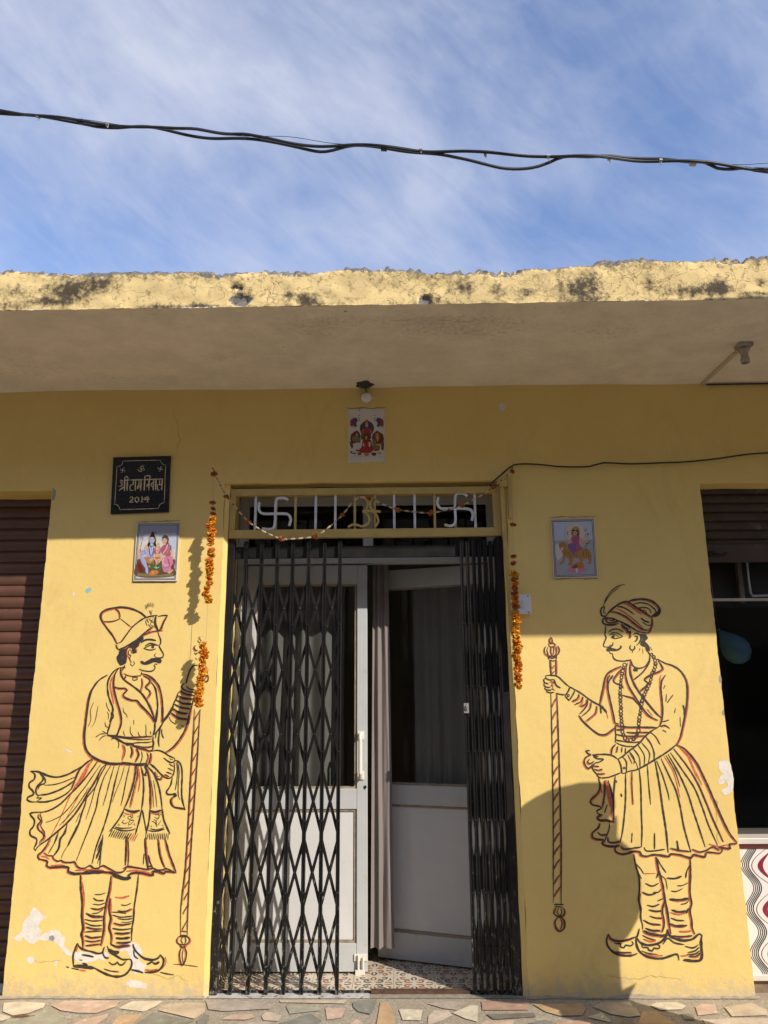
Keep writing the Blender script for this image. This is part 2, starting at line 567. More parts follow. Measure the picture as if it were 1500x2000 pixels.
def mural_beads():
    k, r = MB(), MB()
    draw(Ee, k, r, """
3 1020,68 940,90 860,150 800,240 770,322
2.2 960,100 880,160 820,230 783,292
5 785,325 755,340 738,380 750,430 790,445 812,430
3.5 785,330 778,370 770,400 802,407
b5 800,440 850,380 920,320 980,285 1040,270 1090,295 1160,340 1240,390 1332,450
b4 860,385 940,400 1040,450 1140,530 1220,590 1282,602
b4 930,325 1010,340 1120,412
5 800,455 880,470 980,510 1080,560 1180,620 1282,640
b4 1335,450 1335,540 1310,610 1285,642
5 1205,460 1260,500 1312,512
3 1230,510 1280,545 1327,547
r4 910,345 1020,400 1150,500 1240,592
r5 1000,285 1100,335 1220,425
r4 1200,580 1270,610 1310,590
b5.5 1050,275 1120,250 1220,240 1320,255 1400,310 1435,370 1420,420 1380,440 1330,437
4 1120,300 1200,285 1290,300 1360,350 1387,390 1370,422
b3 1170,345 1250,335 1310,360 1317,402
3 1210,385 1250,370 1282,402
8 1428,350 1418,395 1350,435
5 800,460 765,480 765,520 810,540 880,545 952,525
b4.5 830,460 795,480 810,510 880,517 942,492
4 850,465 840,485 880,495 912,480
4 800,540 795,600 790,660 805,690 785,740 772,790 800,803
3.5 800,803 850,800 880,780 886,745
2.5 840,800 850,778 882,786
4 828,632 870,600 920,590 960,600 1002,627
3.5 840,665 880,635 930,640 992,672
3 860,690 910,702 960,692 1002,676
2 848,652 900,655 952,682
5.5 810,820 850,835 900,840 950,830 980,800 973,783
7 828,805 870,825 922,836
4 810,820 815,845 847,852
4 845,855 850,875 880,882
4 880,882 885,920 910,950 960,965 1030,965 1092,950
4 1090,950 1105,1000 1140,1040 1200,1050 1270,1020 1310,950 1312,900
b7 985,530 1010,570 1050,590 1060,630 1090,622 1080,662
5 1060,610 1085,650 1070,702
3.5 1010,540 1060,560 1090,600
4 1120,662 1150,640 1200,660 1210,710 1185,760 1160,782
5 1135,672 1170,680 1160,720 1138,742
r6 1095,660 1083,702
4 1090,780 1080,815 1110,840 1140,815 1135,788
3 1110,845 1112,872
f 1190,650 1270,650 1295,700 1258,735 1292,770 1312,800 1318,848 1278,858 1258,800 1222,792 1200,765 1225,712
r3 1200,810 1190,852
r3 1230,820 1236,882
r3 1320,800 1342,845
4 1290,850 1320,900
f 1115,1065 1130,1087 1170,1087 1176,1058 1135,1045
b3 155,685 140,710 150,755 170,760 176,720 155,685
b3 125,770 140,795 190,797 205,770 185,755 140,757 125,772
b3.5 100,790 82,830 90,875 130,905 200,907 245,880 260,830 235,788
2.8 125,800 110,840 130,897
b2.8 155,800 150,850 165,902
2.8 190,800 190,850 180,902
b2.8 215,800 227,850 210,897
4 130,915 170,935 217,915
3 135,950 180,966 225,950
5 128,905 132,945
5 222,905 220,945
b3.5 145,950 152,1060 158,1130
b3.5 215,950 215,1132
b2.5 205,1010 155,1060
b2.5 205,1080 158,1128
4 95,1135 160,1133 220,1140 260,1165 310,1215 372,1267
3.5 100,1135 95,1165 140,1187 192,1182
4 95,1162 72,1185 80,1215 132,1237
4 80,1217 75,1250 100,1270 152,1277
4 90,1267 85,1290 110,1305 162,1307
4 110,1302 105,1325 150,1337 197,1332
b2.5 150,1205 185,1210 192,1232
b2.5 155,1250 190,1257
b2.5 160,1290 197,1302
r3 165,1220 185,1300
4 195,1182 210,1230 230,1260 272,1282
4 215,1340 260,1355 322,1362
4 375,1265 440,1302
4 380,1265 365,1310 323,1377
4 440,1300 420,1350 370,1432
4 323,1377 372,1432
4.5 440,1300 520,1350 600,1410 680,1460 772,1502
b3.5 480,1350 470,1400 400,1442
b3.5 530,1382 510,1440 440,1472
b3.5 582,1412 570,1460 500,1502
""")
    dot(Ee, k, (885, 681), 19); ring(Ee, k, (362, 1370), 12, 2.4)
    for i in range(16):
        yy = 1369+i*26.4+random.uniform(-2, 2)
        if yy > 1750: break
        xl = 1076+(yy-1353)*.0135; xr = 1088+(yy-1353)*.0205
        S = Paint((0, 0), 1.0)
        S.stroke(k, [(xr, yy-8), ((xl+xr)/2, yy), (xl, yy+13)], 2.4)
        S.lift -= .001; S.stroke(r, [(xr-1, yy-6), ((xl+xr)/2+1, yy+3), (xl+1.5, yy+14)], 2.2)
    S = Paint((0, 0), 1.0)
    S.stroke(k, [(1076, 1353), (1079, 1500), (1080.5, 1640), (1080.5, 1764)], 3.4); S.stroke(k, [(1088, 1353), (1092.5, 1500), (1096, 1640), (1096, 1764)], 3.8)
    S.lift -= .001; S.stroke(r, [(1086, 1353), (1091, 1500), (1094, 1640), (1094, 1764)], 2.2)
    draw(Z4, k, r, """
4 165,850 225,850
3 168,864 222,866
b4 175,870 163,900 180,920 220,920 232,895 222,870
3 195,872 185,900 200,917
3 208,872 214,898 204,917
b4 190,930 172,960 185,1005 210,1015 232,990 230,950 210,930 190,930
3 205,938 216,970 205,1007
""")
    draw(Ff, k, r, """
r4 55,545 40,620 0,662
b3.5 100,572 95,650 20,742
b3.5 150,602 130,690 40,772
b3 210,650 190,740 80,832
b5 0,762 40,820 100,880 170,940 240,985 310,987 370,950 432,900
b4.5 500,185 420,220 340,270 310,330 290,430 265,540 245,642
r5 330,320 300,430 275,560
6 240,640 290,680 330,730
4 255,650 265,740
r3 320,700 345,800
b4.5 400,290 350,380 345,450 365,560 390,670 410,760 430,850 482,862
4 370,290 340,340 345,420
4 405,300 370,350
b4 505,215 450,280 405,350 440,390 500,405 517,442
b4.5 560,200 555,300 580,400 640,510 700,600 760,690 830,770 932,822
b5.5 605,150 600,240 625,340 680,450 760,560 840,660 910,740 982,802
b4 605,112 625,150 622,180
3 575,150 560,202
r4 800,690 870,770
b4 840,80 830,140 790,210 730,280 630,357
b4.5 930,120 970,180 980,220 940,250 860,280 790,320 770,350 810,380 790,420 740,460 698,497
b4.5 510,525 560,540 630,560 680,610 722,662
b5 920,100 1000,145 1100,180 1180,230 1240,310 1270,400 1275,520 1265,650 1240,800 1215,920 1190,1020 1148,1102
b5 1020,290 980,350 965,430 975,560 985,680 980,800 955,880 918,912
r3.5 965,285 950,350 952,420
2.5 1015,405 995,452
2.5 1030,510 1025,602
3 1110,520 1072,570 1040,617
2 1135,680 1125,740
3 1062,815 1020,830 980,837
b4 958,892 1010,880 1062,912
2.5 980,930 1030,960
5 1225,640 1240,700 1240,762
2 1190,780 1195,900
5 920,910 850,950 780,1010 720,1080 660,1130 590,1180 520,1240 458,1277
5 1150,1100 1080,1160 980,1230 880,1290 780,1350 680,1400 600,1415 530,1442
4.5 465,1275 495,1350 510,1440 537,1442
4 520,1250 560,1310 560,1422
3 590,1180 650,1260 650,1332
3.5 640,1150 710,1250 722,1372
3 700,1112 770,1230 770,1342
3 740,1082 830,1200 820,1322
4 790,1015 850,1100 885,1200 885,1282
2 600,1210 680,1330 692,1402
2.2 575,1220 630,1330
b2.5 830,950 900,1010 952,1102
b5 430,880 500,890 600,902 700,900 800,902 922,905
b4 440,930 500,932
b4 560,960 650,967 720,960 832,962
b4 440,985 520,1000 640,1007 790,1000
4 430,1012 440,1050 520,1065 640,1080 722,1070
3.5 435,1080 500,1110 580,1127 652,1125
4 430,880 432,960 437,1000 430,1082
b4.5 435,1100 395,1150 385,1222
b3 460,1122 447,1200
3 510,1132 502,1200
3 550,1140 547,1212
4.5 160,1227 240,1220 330,1220 400,1235 462,1277
3 170,1215 195,1240 237,1247
4 168,1215 180,1245 220,1270 292,1275 240,1310 190,1322
b3.5 165,1352 242,1362
b3.5 180,1392 230,1405 277,1390
b3.5 200,1442 250,1450 302,1440
3 215,1475 262,1492
4 165,1330 165,1390 210,1450 242,1497
4 240,1495 340,1490 430,1460 502,1430
4.5 132,1175 85,1180 110,1210 150,1227
b4.5 150,1225 90,1250 65,1300 80,1350 120,1385 170,1340 212,1310
b4 130,1272 105,1310 130,1330 182,1300
""")
    ring(Ff, k, (534, 1378), 11, 2.4)
    chain = curve([Vector(q) for q in nums("855,50 890,95 902,160 890,220 860,280 848,345 820,420 780,500 747,580 735,650 725,720 715,780 707,850 705,920 690,980 660,1030 615,1050 565,1050 530,1000 515,950 513,900 505,840 500,780 496,720 498,660 492,600 490,550 488,490 490,440 498,350 507,290 522,220 547,150")], 4)
    beads = [chain[0]]
    for q in chain:
        if (q-beads[-1]).length > 37: beads.append(q)
    for j, p in enumerate(beads):
        rr = random.uniform(15, 21)
        ring(Ff, k, p, rr, 2.4)
        if j % 2: Ff.stroke(k, [(p.x-rr*.6, p.y-4), (p.x+4, p.y+rr*.5), (p.x+rr*.6, p.y)], 2.2)
        if j % 3 == 0: Ff.lift -= .001; ring(Ff, r, (p.x+4, p.y+4), rr, 2.6); Ff.lift += .001
    draw(Gg, k, r, """
b5 270,440 310,580 320,700 320,822
b4.5 180,420 195,500 170,560 110,620 120,660 200,680 205,702
4.5 205,700 165,720 175,745 212,755
b5.5 212,752 170,780 190,805 250,805 322,822
r9 250,440 272,560 302,700
r4 190,460 215,560
b4 240,440 240,560 220,692
3 262,660 235,740
r4 300,700 300,790
5 335,400 322,560 318,700
4.5 430,370 430,600 420,750 400,920 378,1012
b3 490,360 490,500 500,662
4.5 555,335 570,500 575,750 580,900 575,1052
3.5 630,300 640,450 660,662
5.5 700,260 740,480 770,700 800,900 820,1102
3.5 715,260 770,400 820,560 830,622
4.5 755,240 830,400 890,530 930,680 960,850 1000,1000 1030,1102
r3.5 780,215 870,370 930,602
2.5 800,210 880,350 930,500
4.5 820,200 920,380 1000,560 1050,720 1100,870 1160,1052
4 840,185 960,360 1060,510 1130,680 1190,850 1272,1032
b4 870,150 1000,320 1090,470 1160,630 1230,800 1322,1002
b5.5 900,115 980,160 1080,280 1160,440 1240,620 1310,780 1380,920 1452,1012
r6 910,125 1000,220 1060,350 1130,482
2.5 1330,830 1400,960
b5 195,830 185,870 130,920 130,960 170,980 230,982
b5.5 230,982 215,1020 260,1040 330,1045 372,1030
3.5 285,830 275,900 250,960 235,1012
b3.5 170,910 200,940 252,935
b4 265,958 270,1000 310,1010 377,1000
3 490,920 485,1012
4 695,920 695,1072
5 900,990 915,1092
5 388,560 396,592
5 345,440 350,462
b5 370,1030 335,1060 345,1095 400,1115 460,1105 500,1090 560,1095 575,1125 620,1135 700,1120 830,1137 840,1115 920,1120 1030,1150 1050,1120 1100,1130 1160,1140 1170,1100 1220,1100 1300,1105 1315,1070 1280,1050
b5 1280,1050 1340,1060 1390,1065 1380,1025 1452,1020
b4 390,1040 420,1070 500,1060 572,1050
4 600,1052 620,1085 700,1085 792,1070
b4 840,1060 920,1080 1022,1092
b4 1040,1070 1110,1095 1170,1080 1230,1050 1292,1082
r4 1190,1025 1280,1045 1360,1030
""")
    draw(Hh, k, r, """
5 390,160 410,280 450,420 455,560 445,680 470,780 470,880 490,960 490,1012
r4 470,600 458,690 482,790
3 420,270 470,330 502,382
2.5 450,380 480,440
b5 640,190 660,300 690,400 720,520 745,680 770,800 785,900 800,1000 812,1062
3.5 650,200 700,290 757,372
5 650,220 672,350 645,432
2 700,400 750,450 770,560
b4.5 740,680 715,800 730,880 735,960 713,1042
b5 1030,220 1030,400 1025,540 1030,640 1045,720 1025,800 1045,900 1050,990 1082,1062
3.5 1020,290 985,370 978,432
4 520,490 600,522 672,488
5 485,590 560,620 642,605
3.5 610,592 670,590 702,550
4 540,735 610,752 682,725
5 560,790 640,807 712,800
b3.5 570,860 640,880 722,882
b4.5 500,905 580,945 692,957
b5 520,995 600,1022 692,1022
5 760,430 850,437 932,410
3 880,517 940,515 1002,485
3 810,575 870,582 942,550
b6 790,670 900,677 1012,660
3 920,727 980,715 1012,680
b5 815,790 900,812 1002,800
5 1010,770 980,830
4 810,880 880,907 962,910
b6 790,945 880,972 992,965
r4 800,820 900,845 982,820
r5 900,1035 980,1037 1042,1025
r4 820,682 900,702
r3 500,382 640,380
3 660,690 725,660
5.5 105,1060 85,1120 95,1190 140,1250 210,1290 300,1305 380,1300 432,1280
b5 105,1060 130,1110 180,1135 260,1140 340,1120 422,1090
4 170,1140 180,1170 240,1170 240,1200 280,1217 300,1185 350,1195 387,1170 370,1142
b3.5 180,1260 270,1270 362,1267
5.5 455,1000 440,1060 420,1120 425,1190 460,1260 530,1310 620,1335 720,1335 800,1310 880,1290 902,1357
b7 500,1020 560,1055 640,1070 720,1080 772,1060
6 430,1110 470,1160 540,1185 620,1180 700,1150 760,1080 772,1008
r5 500,1120 570,1145 640,1140
3.5 490,1075 560,1110 640,1130
6 770,1010 790,1070 850,1110 950,1135 1050,1120 1100,1080 1130,1060 1162,1077
7 1160,1075 1150,1140 1155,1240 1160,1310 1140,1355 1080,1365 948,1357
6 950,1352 1040,1358
b4 820,1080 920,1092 1052,1080
4 720,1177 775,1110 850,1160 962,1182
4 480,1185 490,1210 550,1215 560,1240 600,1252 620,1220 670,1227 685,1195 648,1178
3 480,1250 560,1280 662,1292
r4 500,1285 600,1310 720,1305
4 970,1200 1060,1217 1122,1180
4 1000,1270 1080,1252 1127,1210
4 990,1292 1080,1287 1132,1250
b4 1010,1312 1090,1312 1142,1270
r4 920,1310 1000,1305
""")
    return k, r
# ------------------------------------------------------------------ measures (metres)
XL, DL, DR, XR = -1.922, -0.935, 0.578, 1.666      # pier edges and door opening
XA, XB = -5.0, 5.6; DLW, DRW = -.956, .601
ZS, ZL, ZC, YF = 2.529, 2.557, 3.119, -0.947        # shop openings, lintel, soffit, front of the roof slab
SUN = Vector((1.0, -1.0, 0.92)).normalized()

# ------------------------------------------------------------------ materials with character
def m_wall():
    m, nt, b, _ = newmat('yellow_wall_paint')
    c = coord(nt)
    n1 = tex(nt, 1.6, 5, .6); n2 = tex(nt, 14, 6, .7)
    col = mix(nt, ramp(nt, n1, .3, .7), (.72, .515, .165), (.79, .59, .205))
    col = mix(nt, ramp(nt, n2, .45, .8), col, (.73, .525, .185))
    # grey damp plaster along the foot of the wall
    sep = nt.nodes.new('ShaderNodeSeparateXYZ'); nt.links.new(c, sep.inputs[0])
    h = nd(nt, 'ShaderNodeMapRange'); h.inputs[1].default_value = 0.0; h.inputs[2].default_value = .26; h.inputs[3].default_value = .30; h.inputs[4].default_value = -.30
    nt.links.new(sep.outputs[2], h.inputs[0])
    ad = nd(nt, 'ShaderNodeMath', operation='ADD'); nt.links.new(h.outputs[0], ad.inputs[0]); nt.links.new(tex(nt, 22, 8, .72), ad.inputs[1])
    damp = ramp(nt, ad.outputs[0], .56, .84)
    col = mix(nt, damp, col, (.55, .44, .27))
    ad2 = nd(nt, 'ShaderNodeMath', operation='ADD'); nt.links.new(h.outputs[0], ad2.inputs[0]); nt.links.new(tex(nt, 55, 6, .75), ad2.inputs[1])
    col = mix(nt, ramp(nt, ad2.outputs[0], .82, .90), col, (.60, .54, .43))
    # rubbed and dusty patches, small knocks
    col = mix(nt, ramp(nt, tex(nt, 95, 3, .5), .74, .77), col, (.60, .47, .24))
    st = tex(nt, 3, 6, .75, 1.5, mapped(nt, (1, 1, .35)))
    col = mix(nt, ramp(nt, st, .56, .82), col, (.66, .46, .15))
    nt.links.new(col, b.inputs['Base Color']); b.inputs['Roughness'].default_value = .62; b.inputs['Specular IOR Level'].default_value = .3
    p = bump(nt, b, tex(nt, 240, 3, .6), .18, .002)
    p = bump(nt, b, tex(nt, 26, 7, .62), .30, .006, p)
    bump(nt, b, damp, .35, .004, p)
    return m
def m_attr(name, base, dark, conc, rough, bs):
    """old plaster: lichen (R), broken concrete plus soffit groove line (G) and lime (B) come from the mesh's own stain layer"""
    m, nt, b, _ = newmat(name)
    at_ = nd(nt, 'ShaderNodeAttribute'); at_.attribute_name = 'wear'
    sp = nt.nodes.new('ShaderNodeSeparateColor'); nt.links.new(at_.outputs['Color'], sp.inputs[0])
    n = tex(nt, 6, 6, .65); n2 = tex(nt, 38, 7, .72)
    col = mix(nt, ramp(nt, n, .32, .68), tuple(c*.88 for c in base), tuple(min(1, c*1.1) for c in base))
    def thr(sock, lo, hi, sc):
        q = nd(nt, 'ShaderNodeMath', operation='MULTIPLY_ADD'); q.inputs[1].default_value = 2.2; q.inputs[2].default_value = -.6; nt.links.new(tex(nt, sc, 9, .72), q.inputs[0])
        a = nd(nt, 'ShaderNodeMath', operation='ADD'); nt.links.new(sock, a.inputs[0]); nt.links.new(q.outputs[0], a.inputs[1])
        hv = nd(nt, 'ShaderNodeMath', operation='MULTIPLY'); hv.inputs[1].default_value = .5; nt.links.new(a.outputs[0], hv.inputs[0])
        return ramp(nt, hv.outputs[0], lo/2, hi/2)
    li = thr(sp.outputs[0], .66, 1.22, 42)
    col = mix(nt, li, col, dark)
    col = mix(nt, ramp(nt, n2, .60, .86), col, tuple(c*.80 for c in base))
    cc = thr(sp.outputs[1], 1.02, 1.2, 45)
    col = mix(nt, cc, col, mix(nt, ramp(nt, tex(nt, 60, 6, .8), .35, .65), tuple(c*.45 for c in conc), conc))
    col = mix(nt, thr(sp.outputs[2], 1.05, 1.15, 40), col, (.74, .71, .66))
    colm = col; b.inputs['Roughness'].default_value = rough; b.inputs['Specular IOR Level'].default_value = .25
    vo = nd(nt, 'ShaderNodeTexVoronoi', Scale=5.5); vo.feature = 'DISTANCE_TO_EDGE'
    w = nt.nodes.new('ShaderNodeVectorMath'); w.operation = 'ADD'
    ns = nd(nt, 'ShaderNodeTexNoise', Scale=7, Detail=5); nt.links.new(coord(nt), ns.inputs['Vector'])
    sc = nt.nodes.new('ShaderNodeVectorMath'); sc.operation = 'SCALE'; sc.inputs['Scale'].default_value = .55
    nt.links.new(ns.outputs['Color'], sc.inputs[0]); nt.links.new(mapped(nt, (.8, .8, 2.2)), w.inputs[0]); nt.links.new(sc.outputs[0], w.inputs[1]); nt.links.new(w.outputs[0], vo.inputs['Vector'])
    cr = ramp(nt, vo.outputs['Distance'], .0, .016)
    if bs > .5: colm = mix(nt, mix(nt, ramp(nt, tex(nt, 2.2, 3), .40, .60), (0, 0, 0), mix(nt, cr, (.75, .75, .75), (0, 0, 0))), colm, (.17, .12, .06))
    nt.links.new(colm, b.inputs['Base Color'])
    p = bump(nt, b, tex(nt, 70, 8, .75), .30*bs, .010)
    p = bump(nt, b, mix(nt, ramp(nt, tex(nt, 2.2, 3), .36, .56), (1, 1, 1), cr), .6*bs, .010, p)
    bump(nt, b, li, .4*bs, .006, p)
    return m
WALL = m_wall()
FASCIA = m_attr('weathered_yellow_plaster', (.72, .545, .25), (.085, .066, .042), (.25, .235, .22), .85, 1.0)
SOFFIT = m_attr('stained_soffit_paint', (.82, .72, .56), (.52, .44, .33), (.14, .12, .1), .8, .12)
BLACKP = mat('black_mural_paint', (.040, .028, .024), .5, .35, 60, .1, 200, wear=(.30, .19, .07), wscale=150, wth=.60)
REDP = mat('red_mural_paint', (.52, .105, .045), .6, .3, 50, .1, 200, wear=(.66, .36, .12), wscale=110, wth=.57)
PLASTER = mat('bare_white_plaster', (.70, .65, .56), .8, .12, 30, .5, 60, wear=(.5, .45, .38), wscale=50, wth=.64)
CONC = mat('bare_concrete', (.30, .29, .27), .9, .3, 40, .8, 70)
def m_gate():       # black enamel, scuffed to grey primer and dust, more so near the ground
    m, nt, b, _ = newmat('black_gate_enamel')
    c = coord(nt); sep = nt.nodes.new('ShaderNodeSeparateXYZ'); nt.links.new(c, sep.inputs[0])
    h = nd(nt, 'ShaderNodeMapRange'); h.inputs[1].default_value = 0; h.inputs[2].default_value = .9; h.inputs[3].default_value = .13; h.inputs[4].default_value = 0.0; nt.links.new(sep.outputs[2], h.inputs[0])
    a = nd(nt, 'ShaderNodeMath', operation='ADD'); nt.links.new(h.outputs[0], a.inputs[0]); nt.links.new(tex(nt, 55, 7, .75, .3, mapped(nt, (1, 1, .45))), a.inputs[1])
    w = ramp(nt, a.outputs[0], .655, .73)
    col = mix(nt, ramp(nt, tex(nt, 9, 5), .3, .7), (.007, .007, .007), (.020, .018, .016))
    col = mix(nt, w, col, (.20, .19, .17)); nt.links.new(col, b.inputs['Base Color'])
    r = mix(nt, w, (.33, .33, .33), (.8, .8, .8)); nt.links.new(r, b.inputs['Roughness']); b.inputs['Specular IOR Level'].default_value = .28
    bump(nt, b, tex(nt, 110, 6, .7), .3, .003); MATS['black_gate_enamel'] = m; return m
GATE = m_gate()
GATELOW = GATE
ALU = mat('grey_powder_coated_aluminium', (.48, .49, .48), .38, .06, 5, .03, 200, wear=(.47, .44, .38), wscale=12, wth=.6)
PANEL = mat('white_laminate_panel', (.62, .61, .59), .5, .06, 3, .04, 90, wear=(.62, .58, .5), wscale=9, wth=.62)
DIRT = mat('brown_grime_bead', (.30, .24, .16), .8, .3, 40)
YFRAME = mat('yellow_enamel_on_iron', (.52, .375, .115), .45, .12, 14, .2, 80, wear=(.33, .26, .13), wscale=30, wth=.66)
SILVER = mat('silver_painted_iron', (.66, .68, .72), .38, .15, 20, .15, 90, wear=(.25, .24, .22), wscale=50, wth=.66)
CREAM = mat('cream_plastic', (.72, .68, .58), .4, .05, 10, .03, 50)
IVORY = mat('ivory_plastic_plate', (.70, .72, .74), .35, .04, 10, .02, 50)
BROWNSH = mat('brown_shutter_enamel', (.115, .052, .032), .40, .22, 6, .12, 45, spec=.5, wear=(.16, .10, .075), wscale=22, wth=.66)
SHOPSH = mat('old_dusty_shutter_enamel', (.050, .029, .020), .55, .3, 9, .3, 50, wear=(.13, .095, .065), wscale=14, wth=.60)
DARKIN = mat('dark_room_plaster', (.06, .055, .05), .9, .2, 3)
ROOM = mat('room_wall_paint', (.42, .39, .35), .9, .1, 3)
RUST = mat('rusty_iron_angle', (.10, .052, .028), .75, .35, 25, .4, 80, wear=(.05, .035, .03), wscale=30, wth=.55)
MARBLE = mat('scuffed_white_marble', (.52, .50, .46), .55, .25, 18, .3, 60, wear=(.06, .055, .05), wscale=24, wth=.56)
WIRE = mat('black_cable_rubber', (.018, .019, .024), .5, .2, 40, .15, 120)
STRING = mat('cotton_thread', (.42, .34, .20), .9)

def m_curtain(name, col, trans=.25):
    m, nt, b, out = newmat(name)
    w = tex(nt, 300, 2, .5, 0, mapped(nt, (1, 1, .05)))
    c = mix(nt, ramp(nt, w, .3, .7), tuple(x*.85 for x in col), col)
    nt.links.new(c, b.inputs['Base Color']); b.inputs['Roughness'].default_value = .8; b.inputs['Specular IOR Level'].default_value = .2
    t = nt.nodes.new('ShaderNodeBsdfTranslucent'); nt.links.new(c, t.inputs[0])
    mx = nt.nodes.new('ShaderNodeMixShader'); mx.inputs[0].default_value = trans
    nt.links.new(b.outputs[0], mx.inputs[1]); nt.links.new(t.outputs[0], mx.inputs[2]); nt.links.new(mx.outputs[0], out.inputs[0])
    bump(nt, b, tex(nt, 220, 3, .6), .2, .003)
    return m
def m_glass(name, tint, refl=.9):
    m, nt, b, out = newmat(name); nt.nodes.remove(b)
    t = nt.nodes.new('ShaderNodeBsdfTransparent'); t.inputs[0].default_value = (*tint, 1)
    g = nt.nodes.new('ShaderNodeBsdfGlossy'); g.inputs['Roughness'].default_value = .03; g.inputs[0].default_value = (refl, refl, refl, 1)
    f = nd(nt, 'ShaderNodeFresnel', IOR=1.45); mx = nt.nodes.new('ShaderNodeMixShader')
    ge = nt.nodes.new('ShaderNodeNewGeometry'); iv = nd(nt, 'ShaderNodeMath', operation='SUBTRACT'); iv.inputs[0].default_value = 1.0; nt.links.new(ge.outputs['Backfacing'], iv.inputs[1])
    fm = nd(nt, 'ShaderNodeMath', operation='MULTIPLY'); nt.links.new(f.outputs[0], fm.inputs[0]); nt.links.new(iv.outputs[0], fm.inputs[1])
    nt.links.new(fm.outputs[0], mx.inputs[0]); nt.links.new(t.outputs[0], mx.inputs[1]); nt.links.new(g.outputs[0], mx.inputs[2]); nt.links.new(mx.outputs[0], out.inputs[0])
    return m
GLASS = m_glass('tinted_door_glass', (.76, .77, .76))
BGLASS = m_glass('black_shop_glass', (.66, .66, .66), .55)
CURT = m_curtain('pale_grey_curtain_cloth', (.40, .385, .36), .2)
CURTB = m_curtain('taupe_curtain_cloth', (.30, .255, .235), .2)
CURTD = m_curtain('dark_grey_curtain_cloth', (.55, .51, .48), .15)

# ------------------------------------------------------------------ house
house = empty('house', (0, 0, 0), 'yellow house with a weathered flat roof slab and two painted doorkeepers', 'house')

def grid_lines(cuts, fine, a, b, step, coarse):
    xs = set(cuts); x = fine[0]
    while x <= fine[1]: xs.add(round(x, 4)); x += step
    x = a
    while x <= b:
        if not fine[0] < x < fine[1]: xs.add(round(x, 4))
        x += coarse
    xs |= {a, b}; out = []
    for x in sorted(xs):
        if out and x-out[-1] < .006:
            if x in cuts: out[-1] = x
            continue
        out.append(x)
    return out
def build_wall():
    cx = [-4.6, XL, DLW, DRW, XR, 4.4]; cz = [ZS, ZL]
    xs = grid_lines(cx, (-2.3, 2.3), XA, XB, .022, .2); zs = grid_lines(cz, (0, 3.17), 0, 3.17, .022, .3)
    holes = [(-4.6, XL, ZS), (DLW, DRW, ZL), (XR, 4.4, ZS)]
    def inhole(x, z): return any(a < x < b and z < t for a, b, t in holes)
    mb = MB(); idx = {}
    def edge(x, z):
        dx = dz = 0
        for a, b, t in holes:
            if z <= t+1e-4:
                for e in (a, b):
                    if abs(x-e) < 1e-4: dx = .0045*noise.noise(Vector((e*9, z*9, 2)))+.0025*noise.noise(Vector((e*9, z*34, 6)))
            if abs(z-t) < 1e-4 and a-1e-4 <= x <= b+1e-4: dz = .005*noise.noise(Vector((x*7, t, 4)))
        return dx, dz
    def vert(i, j):
        if (i, j) not in idx:
            dx, dz = edge(xs[i], zs[j]); idx[i, j] = len(mb.v); mb.v.append((xs[i]+dx, wy(xs[i], zs[j]), zs[j]+dz))
        return idx[i, j]
    quad = lambda a, b, c, d: (mb.f.append([a, b, c, d]), mb.m.append(0))
    back = {}
    def bk(k):
        if k not in back: v = mb.v[k]; back[k] = len(mb.v); mb.v.append((v[0], .36, v[2]))
        return back[k]
    for i in range(len(xs)-1):
        for j in range(len(zs)-1):
            mx, mz = (xs[i]+xs[i+1])/2, (zs[j]+zs[j+1])/2
            if inhole(mx, mz):
                # reveals where a neighbour cell is solid
                if i and not inhole((xs[i-1]+xs[i])/2, mz): a, b = vert(i, j), vert(i, j+1); quad(a, b, bk(b), bk(a))
                if not inhole((xs[i+1]+xs[min(i+2, len(xs)-1)])/2, mz): a, b = vert(i+1, j), vert(i+1, j+1); quad(b, a, bk(a), bk(b))
                if not inhole(mx, zs[j+1]+.003): a, b = vert(i, j+1), vert(i+1, j+1); quad(a, b, bk(b), bk(a))
                continue
            quad(vert(i, j), vert(i+1, j), vert(i+1, j+1), vert(i, j+1))
    o = mb.build('wall', WALL, house, smooth=True)
    return o
build_wall()
# plastered jambs behind the rounded wall corner
for a, b, sg in ((DLW, DL, 1), (DRW, DR, -1)):
    jm = MB()
    for k in range(60):
        z0, z1 = ZL*k/60, ZL*(k+1)/60; e = lambda z: .003*noise.noise(Vector((a*3, z*6, 1)))
        vs = [(a+.0005*sg, .004, z0), (b+e(z0)+.001*sg, .030, z0), (b+.001*sg, .30, z0), (a+.0005*sg, .004, z1), (b+e(z1)+.001*sg, .030, z1), (b+.001*sg, .30, z1)]
        jm.add(vs, [(0, 1, 4, 3), (1, 2, 5, 4)] if sg > 0 else [(0, 3, 4, 1), (1, 4, 5, 2)])
    jm.build('door_jamb', WALL, house)
def sharp(o, ang=35):
    me = o.data
    if hasattr(me, 'set_sharp_from_angle'): me.set_sharp_from_angle(angle=R_(ang))
for o in house.children: sharp(o)

